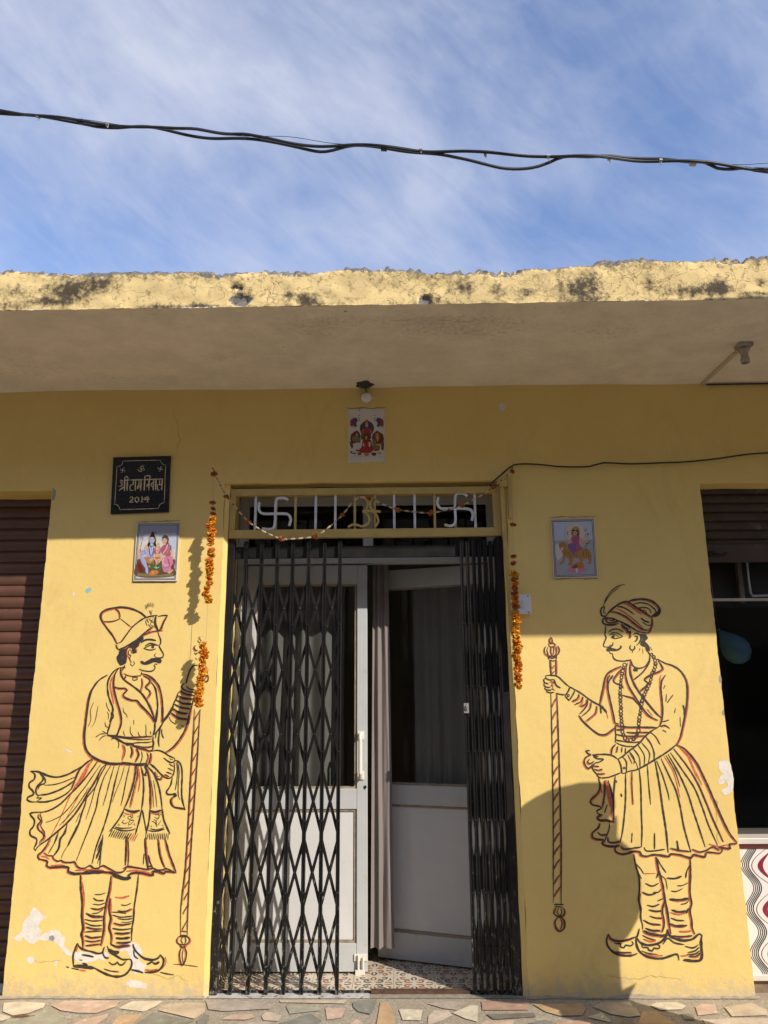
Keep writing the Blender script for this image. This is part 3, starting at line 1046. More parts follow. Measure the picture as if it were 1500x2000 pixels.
# roof slab ---------------------------------------------------------------
def wear_layer(o, fn):
    a = o.data.color_attributes.new('wear', 'FLOAT_COLOR', 'POINT')
    for i, v in enumerate(o.data.vertices):
        a.data[i].color = (*fn(v.co), 1)
LICH = [(145,565,62,36,1),(30,566,22,20,.5),(200,552,30,22,.7),(292,570,14,9,.9),(312,597,44,9,.9),(385,597,45,8,.9),(605,585,32,16,.8),(735,556,26,26,.55),(95,590,60,10,.6),(690,585,26,8,.6),
        (905,562,36,22,.8),(1030,570,32,16,.7),(1135,566,62,26,1),(1150,545,20,20,.8),(1265,555,20,16,.6),(1350,567,95,16,1),(1405,556,20,24,.9),(1490,551,14,12,.7),(1480,575,40,8,.9),(560,575,18,10,.5),(845,585,40,9,.5),(20,598,40,8,.5),(975,565,25,18,.5)]
LB = [(at(px, py, YF), rx*.0021, ry*.0021, s) for px, py, rx, ry, s in LICH]
CONCS = [(470,585,24,14),(462,560,13,6),(830,585,14,12),(440,530,16,10),(420,524,14,7),(870,528,70,9),(975,530,45,11),(1330,500,70,11),(1430,506,40,9),(140,528,36,8),(735,524,24,8),(620,525,30,6),(1075,518,20,5),(1210,500,40,6)]
CB = [(at(px, py, YF), rx*.0021, ry*.0021) for px, py, rx, ry in CONCS]
TOPL = [(-400,527),(0,527),(150,530),(300,528),(430,531),(520,528),(640,526),(740,521),(800,526),(1000,527),(1030,522),(1150,515),(1165,507),(1300,505),(1400,503),(1500,498),(1900,490)]
TOPW = [at(x, y, YF) for x, y in TOPL]
def ztop(x):
    for a, b in zip(TOPW, TOPW[1:]):
        if x <= b.x: return a.z+(b.z-a.z)*max(0, (x-a.x)/(b.x-a.x))
    return TOPW[-1].z
def blob(p, c, rx, rz): return max(0.0, 1-math.hypot((p.x-c.x)/rx, (p.z-c.z)/rz)**1.6)
def build_slab():
    xs = []; x = XA
    while x < XB: xs.append(x); x += .011 if -2.4 < x < 2.4 else .12
    NZ = 16; mb = MB(); nx = len(xs); rows = []
    for x in xs:
        rg = .012*noise.noise(Vector((x*3, 1, 1)))+.012*noise.noise(Vector((x*16, 5, 1)))+.016*noise.noise(Vector((x*48, 5, 7)))
        zt = ztop(x)+rg; col = []
        lip = .004*noise.noise(Vector((x*8, 0, 3)))+.003*noise.noise(Vector((x*40, 0, 3)))
        for j in range(NZ+1):
            t = j/NZ; z = ZC+lip*(1-t)+(zt-ZC)*t; p = Vector((x, 0, z))
            y = YF+.010*noise.noise(Vector((x*2.5, z*5, 8)))+.006*noise.noise(Vector((x*14, z*18, 3)))
            pw = p+Vector((.018*noise.noise(Vector((x*22, z*22, 1))), 0, .010*noise.noise(Vector((x*22, z*22, 6)))))
            for c, rx, rz in CB:
                k = blob(pw, c, rx*1.1, rz*1.15); 
                if k > 0.12: y += .018*min(1, k*1.8)+.008*noise.noise(Vector((x*70, z*70, 0)))
            if t > .88: y += .012*(t-.88)/.12+.008*noise.noise(Vector((x*60, z*60, 2)))
            col.append((x, y, z))
        for y2, dz in ((.03, .012), (.10, .004), (.4, 0), (1.4, 0)):
            col.append((x, YF+y2, zt-.004+dz*noise.noise(Vector((x*25, y2*30, 0)))*1.5))
        rows.append(col)
    n = len(rows[0])
    for c in rows: mb.v += c
    for i in range(nx-1):
        for j in range(n-1):
            mb.f.append([i*n+j, (i+1)*n+j, (i+1)*n+j+1, i*n+j+1]); mb.m.append(0)
    o = mb.build('roof_edge', FASCIA, house, smooth=True); sharp(o, 50)
    def fn(p):
        pw = p+Vector((.018*noise.noise(Vector((p.x*22, p.z*22, 1))), 0, .010*noise.noise(Vector((p.x*22, p.z*22, 6)))))
        l = sum(max(0, 1-math.hypot((p.x-c.x)/(rx*1.35), (p.z-c.z)/(rz*1.3)))*s for c, rx, rz, s in LB)*.85+.06+.30*noise.noise(Vector((p.x*4, p.z*9, 1)))+.22*noise.noise(Vector((p.x*30, p.z*7, 4)))
        g = max([min(1, blob(pw, c, rx*1.2, rz*1.25)*3) for c, rx, rz in CB] + [0]); zt = ztop(p.x)
        up = max(0, (p.z-(zt-.040+.034*noise.noise(Vector((p.x*5.5, 3, 0)))))/.03)
        g = max(g, min(1, up)*.86)
        l += max(0, (p.z-(zt-.06))/.06)*.28 + max(0, (ZC+.022-p.z)/.022)*(.22+.3*noise.noise(Vector((p.x*6, 2, 0))))
        if p.y > YF+.02 and p.z > zt-.03: g = .6
        b = max(0, (ZC+.010-p.z)/.01)*(.42+.5*noise.noise(Vector((p.x*4, 7, 0))))
        return max(0, min(1, l)), max(0, min(1.5, g)), max(0, min(1, b))
    wear_layer(o, fn)
    # soffit
    mb = MB(); ys = [YF+.002+i*(.0-YF+.02)/44 for i in range(45)]; xs2 = []; x = XA
    while x < XB: xs2.append(x); x += .03 if -2.4 < x < 2.4 else .2
    for x in xs2:
        for k, y in enumerate(ys):
            t = (y-YF)/(-YF); w = .013*noise.noise(Vector((x*.9, 3, 0)))*t+.004*noise.noise(Vector((x*3, y*3, 0)))
            gr = -.0035 if False else (.008 if k in (3,) else 0)
            lip = .004*noise.noise(Vector((x*8, 0, 3)))+.003*noise.noise(Vector((x*40, 0, 3)))
            mb.v.append((x, y, ZC+(lip if k == 0 else w+gr)))
    n = len(ys)
    for i in range(len(xs2)-1):
        for j in range(n-1): mb.f.append([i*n+j, i*n+j+1, (i+1)*n+j+1, (i+1)*n+j]); mb.m.append(0)
    o = mb.build('soffit', SOFFIT, house, smooth=True)
    SM = [(900,640,220,26,.75),(620,640,110,30,.5),(560,680,70,18,.35),(430,700,60,14,.45),(1010,690,50,14,.4),(840,690,40,10,.3),(1180,650,110,20,.45),(250,740,160,12,.4),(60,720,80,20,.25),(1400,640,60,16,.4),(780,625,320,10,.5),(1440,690,30,10,.5)]
    SB = [(atz(px, py, ZC), rx*.0021, ry*.0021*3.0, s) for px, py, rx, ry, s in SM]
    def fs(p):
        l = sum(max(0, 1-math.hypot((p.x-c.x)/rx, (p.y-c.y)/ry)**1.5)*s for c, rx, ry, s in SB)
        l += .22*max(0, noise.noise(Vector((p.x*1.3, p.y*2.2, 4))))
        g = .42*max(0, 1-abs(p.y-(YF+.066))/.016)*(.6+.8*noise.noise(Vector((p.x*2, 0, 9))))  # drip groove drawn as a dark line in the colour
        return min(.6, l*.5), g, 0
    wear_layer(o, fs)
build_slab()

# plaster that has come away, chips on the pier edges -----------------------------------------
def patches():
    mb, cb = 1, 2
    P = Paint((0, 0), 1.0, lift=.0007)
    def pf(P, m, s, rag=.007):
        t = m if isinstance(m, MB) else MB(); P.fill(t, nums(s), rag=rag)
        if m == 1: t.build('bare_plaster', PLASTER, house)
        if m == 2: t.build('concrete_chip', CONC, house)
    pf(Z2p, mb, "215,905 245,925 275,955 310,965 285,985 262,1000 250,1030 270,1060 260,1090 250,1100 300,1070 350,1055 390,1065 410,1090 425,1120 415,1150 440,1180 470,1195 480,1220 430,1215 400,1180 375,1150 350,1130 300,1125 250,1120 215,1150 180,1130 150,1100 130,1130 90,1110 110,1090 140,1060 150,1010 175,975 200,940")
    pf(Z2p, mb, "190,1225 215,1235 228,1255 190,1275 172,1250")
    pf(Z2p, mb, "480,1200 560,1195 640,1215 700,1200 690,1250 640,1240 600,1260 540,1265 490,1255", .01)
    pf(Z2p, mb, "770,1160 820,1140 880,1130 920,1170 930,1210 900,1230 930,1270 960,1280 930,1330 870,1330 850,1270 830,1200 790,1190", .012)
    pf(Z2p, mb, "820,1390 870,1375 930,1395 960,1420 900,1430 840,1420", .01)
    pf(Z2p, mb, "350,1260 370,1255 372,1285 355,1290", .004)
    pf(Ggp, mb, "1290,265 1330,260 1360,250 1390,290 1400,340 1415,400 1418,470 1415,520 1380,560 1340,575 1310,545 1320,520 1350,515 1370,480 1350,440 1325,470 1290,480 1275,450 1300,410 1330,380 1290,350 1275,310")
    pf(Z1p, mb, "400,1035 440,1050 490,1065 460,1068", .003)
    pf(Z1p, mb, "475,20 490,30 480,50 470,40", .003)
    pf(Z2p, cb, "318,1095 345,1088 360,1105 345,1128 320,1122", .004)
    Zp = Paint((1340, 880), 3.844, lift=.0010)
    pf(Zp, cb, "250,1690 262,1690 268,1735 255,1745 248,1720", .002)
    pf(Zp, cb, "284,1940 270,1960 275,1985 288,1990", .002)
    Z7 = Paint((0, 930), 5.0, lift=.0010)
    pf(Z7, cb, "515,105 530,125 550,140 545,180 535,225 518,245 513,180", .004)
    # scrap of an old blue sticker
    q = MB(); pf(Z1p, q, "560,0 590,-8 595,10 575,25 565,30 555,20", .002); q.build('sticker_scrap', mat('faded_teal_paper', (.25, .48, .46), .7), house)
    q = MB(); S = Paint((0, 0), 1.0, lift=.0010); pf(S, q, "975,790 985,788 988,800 980,803 974,798", .002); q.build('bare_plaster', PLASTER, house)
Z2p = Paint((0, 1500), 3.3333, lift=.0007); Z1p = Paint((0, 1150), 3.3333, lift=.0007); Ggp = Paint((1130, 1430), 4.6875, lift=.0007)
patches()

# hairline cracks and scratches in the paint
S = Paint((0, 0), 1.0, lift=.0006)
for ln in ("300,1905 330,1912 350,1908 372,1918", "60,1870 90,1880 120,1876", "1180,1906 1230,1911 1290,1907 1330,1914", "1400,1560 1398,1600 1404,1650", "340,800 350,850 346,890"):
    q = nums(ln); hc = MB(); S.stroke(hc, [(x+random.uniform(-3, 3), y+random.uniform(-3, 3)) for x, y in curve([Vector(t) for t in q], 9)], .8, taper=.2, jit=.5)
    hc.build('hairline_crack', mat('crack_brown', (.50, .35, .12), .9), house)

# murals --------------------------------------------------------------------
for fn, lab in ((mural_moustache, 'painted doorkeeper with a tall plumed hat and a heavy moustache'), (mural_beads, 'painted doorkeeper in a turban wearing a string of beads')):
    k, r = fn()
    o = k.build('painted_doorkeeper', BLACKP, house); o['label'] = lab
    q = r.build('red_brushwork', REDP, o)

# ------------------------------------------------------------------ doors
YD = .33
def zat(y, x=600, Y=YD): return at(x, y, Y).z
Z_TOP = zat(1104); Z_TR = zat(1141); Z_M1, Z_M0 = zat(1541), zat(1581); Z_B1 = zat(1843); Z_BOT = .012
HXL = at(456, 1900, YD).x; FXL = at(717.5, 1500, YD).x; LW = FXL-HXL; HXR = FXL+.004+LW
def door_leaf(hx, s, ang, label):
    d = empty('door', (hx, YD, 0), parent=house); d['label'] = label
    T = .04; st = .058
    X = lambda a, b: (min(s*a, s*b), max(s*a, s*b))
    f = MB()
    for a, b in ((0, st), (LW-st, LW)):
        x0, x1 = X(a, b); f.box((x0, 0, Z_BOT), (x1, T, Z_TOP))
    x0, x1 = X(st, LW-st)
    for z0, z1 in ((Z_TR, Z_TOP), (Z_M0, Z_M1), (Z_BOT, Z_B1)): f.box((x0, .002, z0), (x1, T-.002, z1))
    f.build('door_frame', ALU, d, bevel=.003)
    bd = MB()      # glazing beads
    for z0, z1 in ((Z_M1, Z_TR), (Z_B1, Z_M0)):
        for a, b in ((st, st+.014), (LW-st-.014, LW-st)):
            p, q = X(a, b); bd.box((p, .010, z0), (q, T-.01, z1))
        p, q = X(st+.014, LW-st-.014); bd.box((p, .010, z0), (q, T-.01, z0+.012)); bd.box((p, .010, z1-.012), (q, T-.01, z1))
    bd.build('glazing_bead', DIRT, d)
    p, q = X(st+.014, LW-st-.014)
    g = MB(); g.box((p, .018, Z_M1+.012), (q, .023, Z_TR-.012)); g.build('glass_pane', GLASS, d)
    pn = MB(); pn.box((p, .016, Z_B1+.012), (q, .026, Z_M0-.012)); pn.build('door_panel', PANEL, d, bevel=.004)
    # pull handle
    hxx = s*(LW-st*.62); z0, z1 = zat(1517, 700), zat(1434, 700)
    h = MB(); h.tube([(hxx, 0, z0), (hxx, -.035, z0), (hxx, -.05, z0+.02), (hxx, -.05, z1-.02), (hxx, -.035, z1), (hxx, 0, z1)], .011, 8)
    h.box((hxx-.018, -.008, z0-.015), (hxx+.018, 0, z0+.03)); h.box((hxx-.018, -.008, z1-.03), (hxx+.018, 0, z1+.015))
    h.build('handle', CREAM, d, bevel=.002)
    k = MB(); k.lathe([(.0001, 0), (.008, 0), (.008, .003), (.0001, .003)], 12, Matrix.Translation((s*(LW-.012), -.001, zat(1537, 708))) @ Matrix.Rotation(R_(90), 4, 'X')); k.box((s*(LW-.012)-.002, -.0045, zat(1541, 708)), (s*(LW-.012)+.002, -.001, zat(1537, 708)))
    k.build('keyhole', MATS['black_gate_enamel'], d)
    if s > 0:     # tower bolt low on the leaf
        zb = zat(1872, 697); bx = LW-st*.6
        t = MB(); t.box((bx-.035, -.006, zb-.012), (bx+.035, 0, zb+.022)); t.tube([(bx-.012, -.014, zb+.02), (bx-.012, -.014, zb-.085)], .006); t.tube([(bx+.012, -.014, zb+.01), (bx+.012, -.014, zb-.05)], .005)
        t.box((bx-.028, -.02, zb-.10), (bx+.022, -.004, zb-.05)); t.build('bolt', CREAM, d, bevel=.0015)
    d.rotation_euler = (0, 0, ang)
door_leaf(HXL, 1, 0, 'closed aluminium door leaf behind the lattice')
door_leaf(HXR, -1, R_(-20), 'aluminium door leaf swung inwards')

fr = MB()          # fixed frame with transom light
zt0, zt1 = zat(1103), zat(1083)
for a, b in ((DL, HXL-.004), (HXR+.004, DR)): fr.box((a, YD-.02, 0), (b, YD+.05, ZL))
fr.box((HXL-.004, YD-.022, zt0+.004), (HXR+.004, YD+.05, zt1)); fr.box((HXL-.004, YD-.018, ZL-.05), (HXR+.004, YD+.05, ZL))
mxx = at(719, 1060, YD).x; fr.box((mxx-.03, YD-.014, zt1), (mxx+.03, YD+.04, ZL-.05))
o = fr.build('door_surround', ALU, house, bevel=.003)
g = MB(); g.box((HXL-.004, YD+.012, zt1), (mxx-.03, YD+.017, ZL-.05)); g.box((mxx+.03, YD+.012, zt1), (HXR+.004, YD+.017, ZL-.05)); g.build('glass_pane', m_glass('dark_transom_glass', (.22, .22, .22)), o)
# room behind
rm = MB(); rm.add([(-1.6,.37,0),(1.3,.37,0),(1.3,3.4,0),(-1.6,3.4,0),(-1.6,.37,2.75),(1.3,.37,2.75),(1.3,3.4,2.75),(-1.6,3.4,2.75)], [(1,2,6,5),(2,3,7,6),(3,0,4,7),(4,5,6,7)])
rm.build('room', ROOM, house)

# iron transom grille with emblems ------------------------------------------
YG = .045
def band(mb, pts, w, y0, y1, O, sc):
    """flat iron strip following a traced line"""
    sm = curve([Vector(p) for p in pts], 12); q = [at(O[0]+p.x/sc, O[1]+p.y/sc, YG) for p in sm]; vs = []
    for i, p in enumerate(q):
        d = q[min(i+1, len(q)-1)]-q[max(i-1, 0)]; d.normalize(); m = Vector((-d.z, 0, d.x))*w/2
        for e, y in ((m, y0), (-m, y0), (-m, y1), (m, y1)): vs.append((p.x+e.x, y, p.z+e.z))
    n = len(q); fs = [(4*i+k, 4*i+(k+1) % 4, 4*i+4+(k+1) % 4, 4*i+4+k) for i in range(n-1) for k in range(4)] + [(3, 2, 1, 0), (4*n-4, 4*n-3, 4*n-2, 4*n-1)]
    mb.add(vs, fs)
gr = MB(); gx0, gx1 = DL+.004, DR-.006
zb0, zb1 = at(700, 1050, YG).z, at(700, 1034, YG).z; zt_0, zt_1 = at(700, 967, YG).z, at(700, 954, YG).z
gr.box((gx0, YG-.018, zb0), (gx1, YG+.018, zb1)); gr.box((gx0, YG-.018, zt_0), (gx1, YG+.018, zt_1))
sx0, sx1 = at(461, 1000, YG).x, at(963, 1000, YG).x
gr.box((gx0, YG-.0165, zb1), (sx0, YG+.0165, zt_0)); gr.box((sx1, YG-.0165, zb1), (gx1, YG+.0165, zt_0))
grille = gr.build('transom_grille', YFRAME, house, bevel=.002)
for px, m in ((499,SILVER),(539,YFRAME),(577,YFRAME),(616.6,SILVER),(655,SILVER),(693,YFRAME),(732,YFRAME),(770,SILVER),(810,SILVER),(849,YFRAME),(889,YFRAME),(928,SILVER)):
    x = at(px, 1003, YG).x; b = MB(); b.box((x-.0065, YG-.004, zb1), (x+.0065, YG+.008, zt_0)); b.build('bar', m, grille)
O5, O4 = ((420, 930), 5.0), ((700, 930), 4.6875)
for O, paths in ((O5, ("715,237 690,222 650,217 615,225 597,260 592,370 585,480 565,515 520,522 462,515", "438,260 430,310 440,350 480,372 590,372 690,372 728,390 742,430 728,490")),
                 (O4, ("995,187 965,167 920,162 892,180 883,230 884,300 888,410 872,448 835,460 787,447", "730,200 722,250 740,290 780,302 885,300 985,302 1030,318 1045,355 1038,412"))):
    e = MB()
    for i, p in enumerate(paths): band(e, nums(p), .0135, YG-.013-i*.002, YG-.005-i*.002, *O)
    e.build('swastika_emblem', SILVER, grille)
e = MB()
band(e, nums("1365,242 1400,217 1450,213 1488,250 1490,300 1465,338 1440,350"), .012, YG-.013, YG-.005, *O5)
band(e, nums("1440,348 1480,368 1508,415 1495,465 1440,495 1385,480 1345,478 1300,503"), .012, YG-.015, YG-.006, *O5)
band(e, nums("45,325 85,320 130,330 165,360 182,410 170,445 150,467"), .012, YG-.014, YG-.004, *O4)
band(e, nums("130,205 108,250 115,295 145,322 203,330"), .012, YG-.016, YG-.005, *O4)
e.build('om_emblem', YFRAME, grille)
gs = MB(); gs.box((DL+.01, .10, at(700, 952, .10).z), (DR-.01, .13, ZL-.004)); gs.build('lintel_board', mat('grey_board', (.17, .17, .18), .7), house)

# ------------------------------------------------------------------ collapsible gate
ZG1 = zb0-.006
def gate_frame():
    f = MB(); w = .036
    f.box((DL+.004, .03, .004), (DL+.004+w, .075, ZG1)); f.box((DR-.006-w, .03, .004), (DR-.006, .075, ZG1))
    f.box((DL+.004+w, .058, at(700, 1089, .06).z), (DR-.006-w, .074, at(700, 1066, .06).z))
    f.box((DL+.004+w, .062, .004), (DR-.006-w, .074, .014))
    o = f.build('gate_frame', GATE, None, bevel=.002)
    return tag(o, 'black iron frame and top rail carrying the folding gate in the doorway', 'gate frame')
gate_frame()
ROWS = [at(600, y, .05).z for y in (1103, 1221, 1343, 1469, 1603, 1744, 1887)]
def gate(name, xs, label, post_x):
    root = empty(name, (sum(xs)/len(xs), .05, 0), label, 'folding gate', 'folding gate leaves')
    for i, x in enumerate(xs):
        p = MB(); w = .019; top = ZG1-.012-.01*(i % 2)
        p.box((x-w/2, .034, .006), (x-w/2+.005, .056, top)); p.box((x+w/2-.005, .034, .006), (x+w/2, .056, top)); p.box((x-w/2+.005, .039, .006), (x+w/2-.005, .046, top))
        for z in ROWS:
            p.lathe([(.0062, 0), (.0055, .003), (.003, .005), (.0001, .0055)], 10, Matrix.Translation((x, .0385, z)) @ Matrix.Rotation(R_(90), 4, 'X'))
        keep(p.build('picket', GATE, None), root)
    ends = sorted(list(xs)+[post_x]); lt = MB(); rv = MB()
    for a, b in zip(ends, ends[1:]):
        for j, (z1, z0) in enumerate(zip(ROWS, ROWS[1:])):
            lt.bar((a, .0515, z1-.085), (b, .0515, z0-.085+.02), .015, .003); lt.bar((b, .0475, z1-.085), (a, .0475, z0-.085+.02), .015, .003)
            rv.lathe([(.006, 0), (.005, .003), (.0001, .005)], 8, Matrix.Translation(((a+b)/2, .046, (z1+z0)/2-.075)) @ Matrix.Rotation(R_(90), 4, 'X'))
    lt.add(rv.v, rv.f); keep(lt.build('lattice', GATE, None), root)
    for x in xs[::2]:
        hk = MB(); hk.lathe([(.0001, -.008), (.016, -.008), (.016, .008), (.0001, .008)], 14, Matrix.Translation((x, .050, ZG1-.03)) @ Matrix.Rotation(R_(90), 4, 'X'))
        keep(hk.build('roller', GATE, None), root)
    return root
gl = [ (at(t, 1060, .045).x + at(bm, 1943, .045).x)/2 for t, bm in ((484.5,445.5),(513.5,482),(545,516),(575.5,549.5),(606,585.5),(636,622),(663.5,658.7))]
g1 = gate('folding_gate', gl, 'black iron folding gate leaf drawn open across the closed door, diamonds wide', DL+.022)
gx = [ (at(400+a/2.3077, 1097, .045).x + at(400+b/2.3077, 1930, .045).x)/2 for a, b in ((1138,1240),(1165,1270),(1195,1298),(1225,1322),(1254,1348),(1283,1372),(1310,1398))]
g2 = gate('folding_gate', gx, 'black iron folding gate leaf pushed together in a tight bundle of bars', DR-.024)
# lock hasp on the bundled leaf
hb = MB(); hz = at(905, 1385, .03).z; hb.box((gx[0]-.014, .024, hz-.02), (gx[0]+.012, .034, hz+.03)); hb.tube([(gx[0], .02, hz+.02), (gx[0], .012, hz+.01), (gx[0], .02, hz-.005)], .004)
keep(hb.build('hasp', mat('dull_steel', (.22, .21, .19), .5, .3, 60), None), g2)

# threshold strip
# smear of cement where the wall meets the paving
for a, b in ((XL-.02, DLW+.01), (DRW-.01, XR+.02)):
    n = int((b-a)/.015); cf = MB()
    for i in range(n+1):
        x = a+(b-a)*i/n; d = .006+.012*noise.noise(Vector((x*6, 0, 0)))+.006*noise.noise(Vector((x*30, 0, 3))); hh = .010+.018*noise.noise(Vector((x*5, 4, 0)))+.008*noise.noise(Vector((x*34, 2, 3)))
        cf.v += [(x, wy(x, .02)-.0015, hh), (x, -d*.35-.002, max(.004, hh*.35)), (x, -max(.001, d)-.004, .0035)]
    o = len(cf.v)-3*(n+1)
    for i in range(n):
        for j in range(2): cf.f.append([o+3*i+j, o+3*i+j+1, o+3*i+3+j+1, o+3*i+3+j]); cf.m.append(0)
    cf.build('cement_fillet', mat('grey_cement_smear', (.36, .30, .21), .9, .25, 18, .7, 60, wear=(.26, .22, .16), wscale=35, wth=.6), house, smooth=True)
th = MB(); xm = at(722, 1942, 0).x
th.add([(DL, -.004, .003), (xm, -.004, .003), (xm, .088, .003), (DL, .088, .003)], [(0, 1, 2, 3)]); th.build('threshold', MARBLE, house)
th = MB(); th.box((xm+.004, .05, .002), (gx[0]-.02, .086, .016)); th.build('threshold', RUST, house)['label'] = 'rusty iron threshold angle'
th = MB(); th.add([(xm+.001, -.004, .003), (DR, -.004, .003), (DR, .049, .003), (xm+.001, .049, .003)], [(0, 1, 2, 3)]); th.build('threshold', mat('worn_cement', (.30, .26, .20), .9, .3, 30, .5, 70), house)

# ------------------------------------------------------------------ shutters
def slat_curtain(x0, x1, z0, z1, y, pitch, depth, m, name='roller_shutter'):
    mb = MB(); prof = []; z = z1
    while z > z0+.001:
        for t, d in ((0, 0), (.05, -.35), (.2, -.8), (.45, -1), (.7, -.8), (.88, -.35), (.93, -.12), (.935, .25), (.99, .25)):
            zz = z-t*pitch
            if zz >= z0: prof.append((y+d*depth, zz))
        z -= pitch
    xs = [x0+(x1-x0)*i/6 for i in range(7)]
    vs = [(x, py, pz) for x in xs for py, pz in prof]; n = len(prof)
    mb.add(vs, [(i*n+j, i*n+j+1, (i+1)*n+j+1, (i+1)*n+j) for i in range(6) for j in range(n-1)])
    o = mb.build(name, m, house, smooth=True); sharp(o, 50); return o
o = slat_curtain(-4.6, XL+.01, .0, ZS+.02, .20, .0655, .013, BROWNSH); o['label'] = 'closed brown roller shutter'
zr1 = at(1440, 1063, .13).z; zr0 = at(1440, 1098, .13).z
o = slat_curtain(XR-.01, 4.4, zr1, ZS+.02, .14, .052, .012, SHOPSH); o['label'] = 'raised brown roller shutter'
b = MB(); b.box((XR-.005, .118, zr0), (4.4, .150, zr1)); b.build('bottom_bar', SHOPSH, o, bevel=.003)
b = MB(); hx, hz = at(1387, 1082, .12).x, at(1387, 1082, .12).z
b.lathe([(.016, 0), (.016, .006), (.010, .010), (.0001, .010)], 16, Matrix.Translation((hx, .117, hz)) @ Matrix.Rotation(R_(90), 4, 'X'))
b.tube([(hx+.01, .115, hz), (hx+.03, .10, hz-.006), (hx+.07, .10, hz-.006), (hx+.085, .116, hz+.004)], .006); b.build('lock_handle', GATE, o)

# ------------------------------------------------------------------ shop front on the right
zrail = at(1440, 1171, .15).z; zsill1, zsill0 = at(1460, 1636, .06).z, at(1460, 1648, .06).z
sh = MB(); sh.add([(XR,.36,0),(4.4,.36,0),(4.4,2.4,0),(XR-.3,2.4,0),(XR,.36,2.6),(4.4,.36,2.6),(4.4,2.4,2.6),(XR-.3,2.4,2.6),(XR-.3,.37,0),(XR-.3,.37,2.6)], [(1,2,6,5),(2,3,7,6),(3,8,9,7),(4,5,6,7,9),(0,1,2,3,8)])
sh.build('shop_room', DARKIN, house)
sw = MB(); sw.box((XR-.002, .15, zrail-.007), (4.4, .19, zrail+.007)); shop = sw.build('shop_window', mat('dull_white_rail', (.42, .38, .32), .5, .2, 30), house)
p = MB(); p.box((XR-.002, .166, zsill1), (4.4, .172, zrail-.007)); p.build('glass_pane', BGLASS, shop)
p = MB(); x0 = at(1447, 1130, .30).x; p.box((x0-.012, .30, zrail), (x0+.012, .33, zr0+.1)); p.build('post', mat('pale_wood_post', (.22, .17, .12), .7, .3, 20), shop)
q = [at(x, y, .28) for x, y in ((1459, 1098), (1462, 1130), (1466, 1158), (1470, 1164), (1500, 1163), (1560, 1162))]
p = MB(); p.tube([(v.x, .28, v.z) for v in q], .006, 8); p.build('mirror_rim', mat('white_rim', (.6, .6, .6), .4), shop)
p = MB(); p.box((XR, .345, zrail-.02), (4.4, .35, zr0+.3)); p.build('dark_backing', mat('interior_black', (.012, .011, .010), .5), shop)  # black sheet stands in for the dark of the open interior

# counter with printed tiles
def counter():
    w = MB(); w.box((XR-.03, .045, zsill0), (4.4, .36, zsill1)); c = w.build('shop_counter', mat('white_stone_sill', (.60, .57, .52), .35, .08, 12, .05), house, bevel=.004)
    z_a = at(1460, 1657, .06).z; z_b = at(1460, 1903, .06).z; z_c = at(1460, 1915, .06).z
    t = MB(); t.box((XR-.03, .055, z_a), (4.4, .30, zsill0)); t.build('maroon_band', mat('maroon_trim', (.11, .028, .024), .4), c)
    t = MB(); t.box((XR-.03, .060, z_b), (4.4, .30, z_a)); t.build('tile_front', mat('glazed_white_tile', (.74, .71, .66), .18, .03, 4, .02, 30), c)
    t = MB(); t.box((XR-.03, .050, z_c), (4.4, .30, z_b)); t.build('skirting', mat('white_stone_sill', (.60, .57, .52)), c, bevel=.003)
    t = MB(); t.box((XR-.03, .075, -.0), (4.4, .30, z_c)); t.build('plinth', mat('shadow_brown_plinth', (.22, .15, .10), .85, .3, 20, .3), c)  # plinth colour carries the brown shadow under the skirting
    k, r, v = MB(), MB(), MB(); P = Paint((1400, 1600), 5.0, Y=.060, wall=False, lift=.0008)
    def xw(x, y): q = at(1400+x/5, 1600+y/5, .06); return q.x, q.z
    per = (z_a-z_b)/2.85; amp = .026
    def wave(mb, xc, wd, ph=0, A=amp, sgn=1):
        n = 90; vs = []
        for i in range(n+1):
            z = z_a-(z_a-z_b)*i/n; t = (z_a-z)/per*2*math.pi+ph
            x = xc+sgn*A*math.sin(t); dx = sgn*A*math.cos(t)*2*math.pi/per; l = math.hypot(1, dx)*wd/2
            vs += [(x-l, .0592, z), (x+l, .0592, z)]
        mb.add(vs, [(2*i, 2*i+1, 2*i+3, 2*i+2) for i in range(n)])
    def ogee(mb, xc, zc, rx, rz, x2, w=None):
        n = 40; vs = []
        for i in range(n+1):
            u = -1+2*i/n; e = rx*math.cos(u*math.pi/2)**1.1; inner = (e-w) if w else x2*math.cos(u*math.pi/2)**1.3
            vs += [(xc-e, .0591, zc+u*rz), (xc-max(0, inner), .0591, zc+u*rz)]
        mb.add(vs, [(2*i, 2*i+1, 2*i+3, 2*i+2) for i in range(n)])
        mb.add([(2*xc-a, b_, c_) for a, b_, c_ in vs], [(2*i, 2*i+2, 2*i+3, 2*i+1) for i in range(n)])
    x00 = xw(320, 480)[0]
    for rep in range(10):
        xb = x00+rep*.30
        for q_ in range(5): wave(k, xb-.016+q_*.0095, .0035+.0004*q_, ph=math.pi*.70)
        for j in range(4):
            zc = z_a-per*(.42+j)
            ogee(r, xb+.112, zc, .102, per*.49, 0, w=.004); ogee(r, xb+.112, zc, .071, per*.36, .045)
            ogee(v, xb+.112, zc-per*.5, .020, per*.2, 0, w=.007)
    def clip(mb):       # keep inside the tiled band
        mb.v = [(max(x, XR-.03), y, min(max(z, z_b+.001), z_a-.001)) for x, y, z in mb.v]
    for m_ in (k, r, v): clip(m_)
    t = c
    k.build('wave_pattern', mat('black_tile_print', (.02, .02, .022), .25), c); r.build('ogee_pattern', mat('crimson_tile_print', (.24, .022, .045), .25), c); r_ = v.build('blue_pattern', mat('indigo_tile_print', (.05, .05, .22), .25), c)
counter()
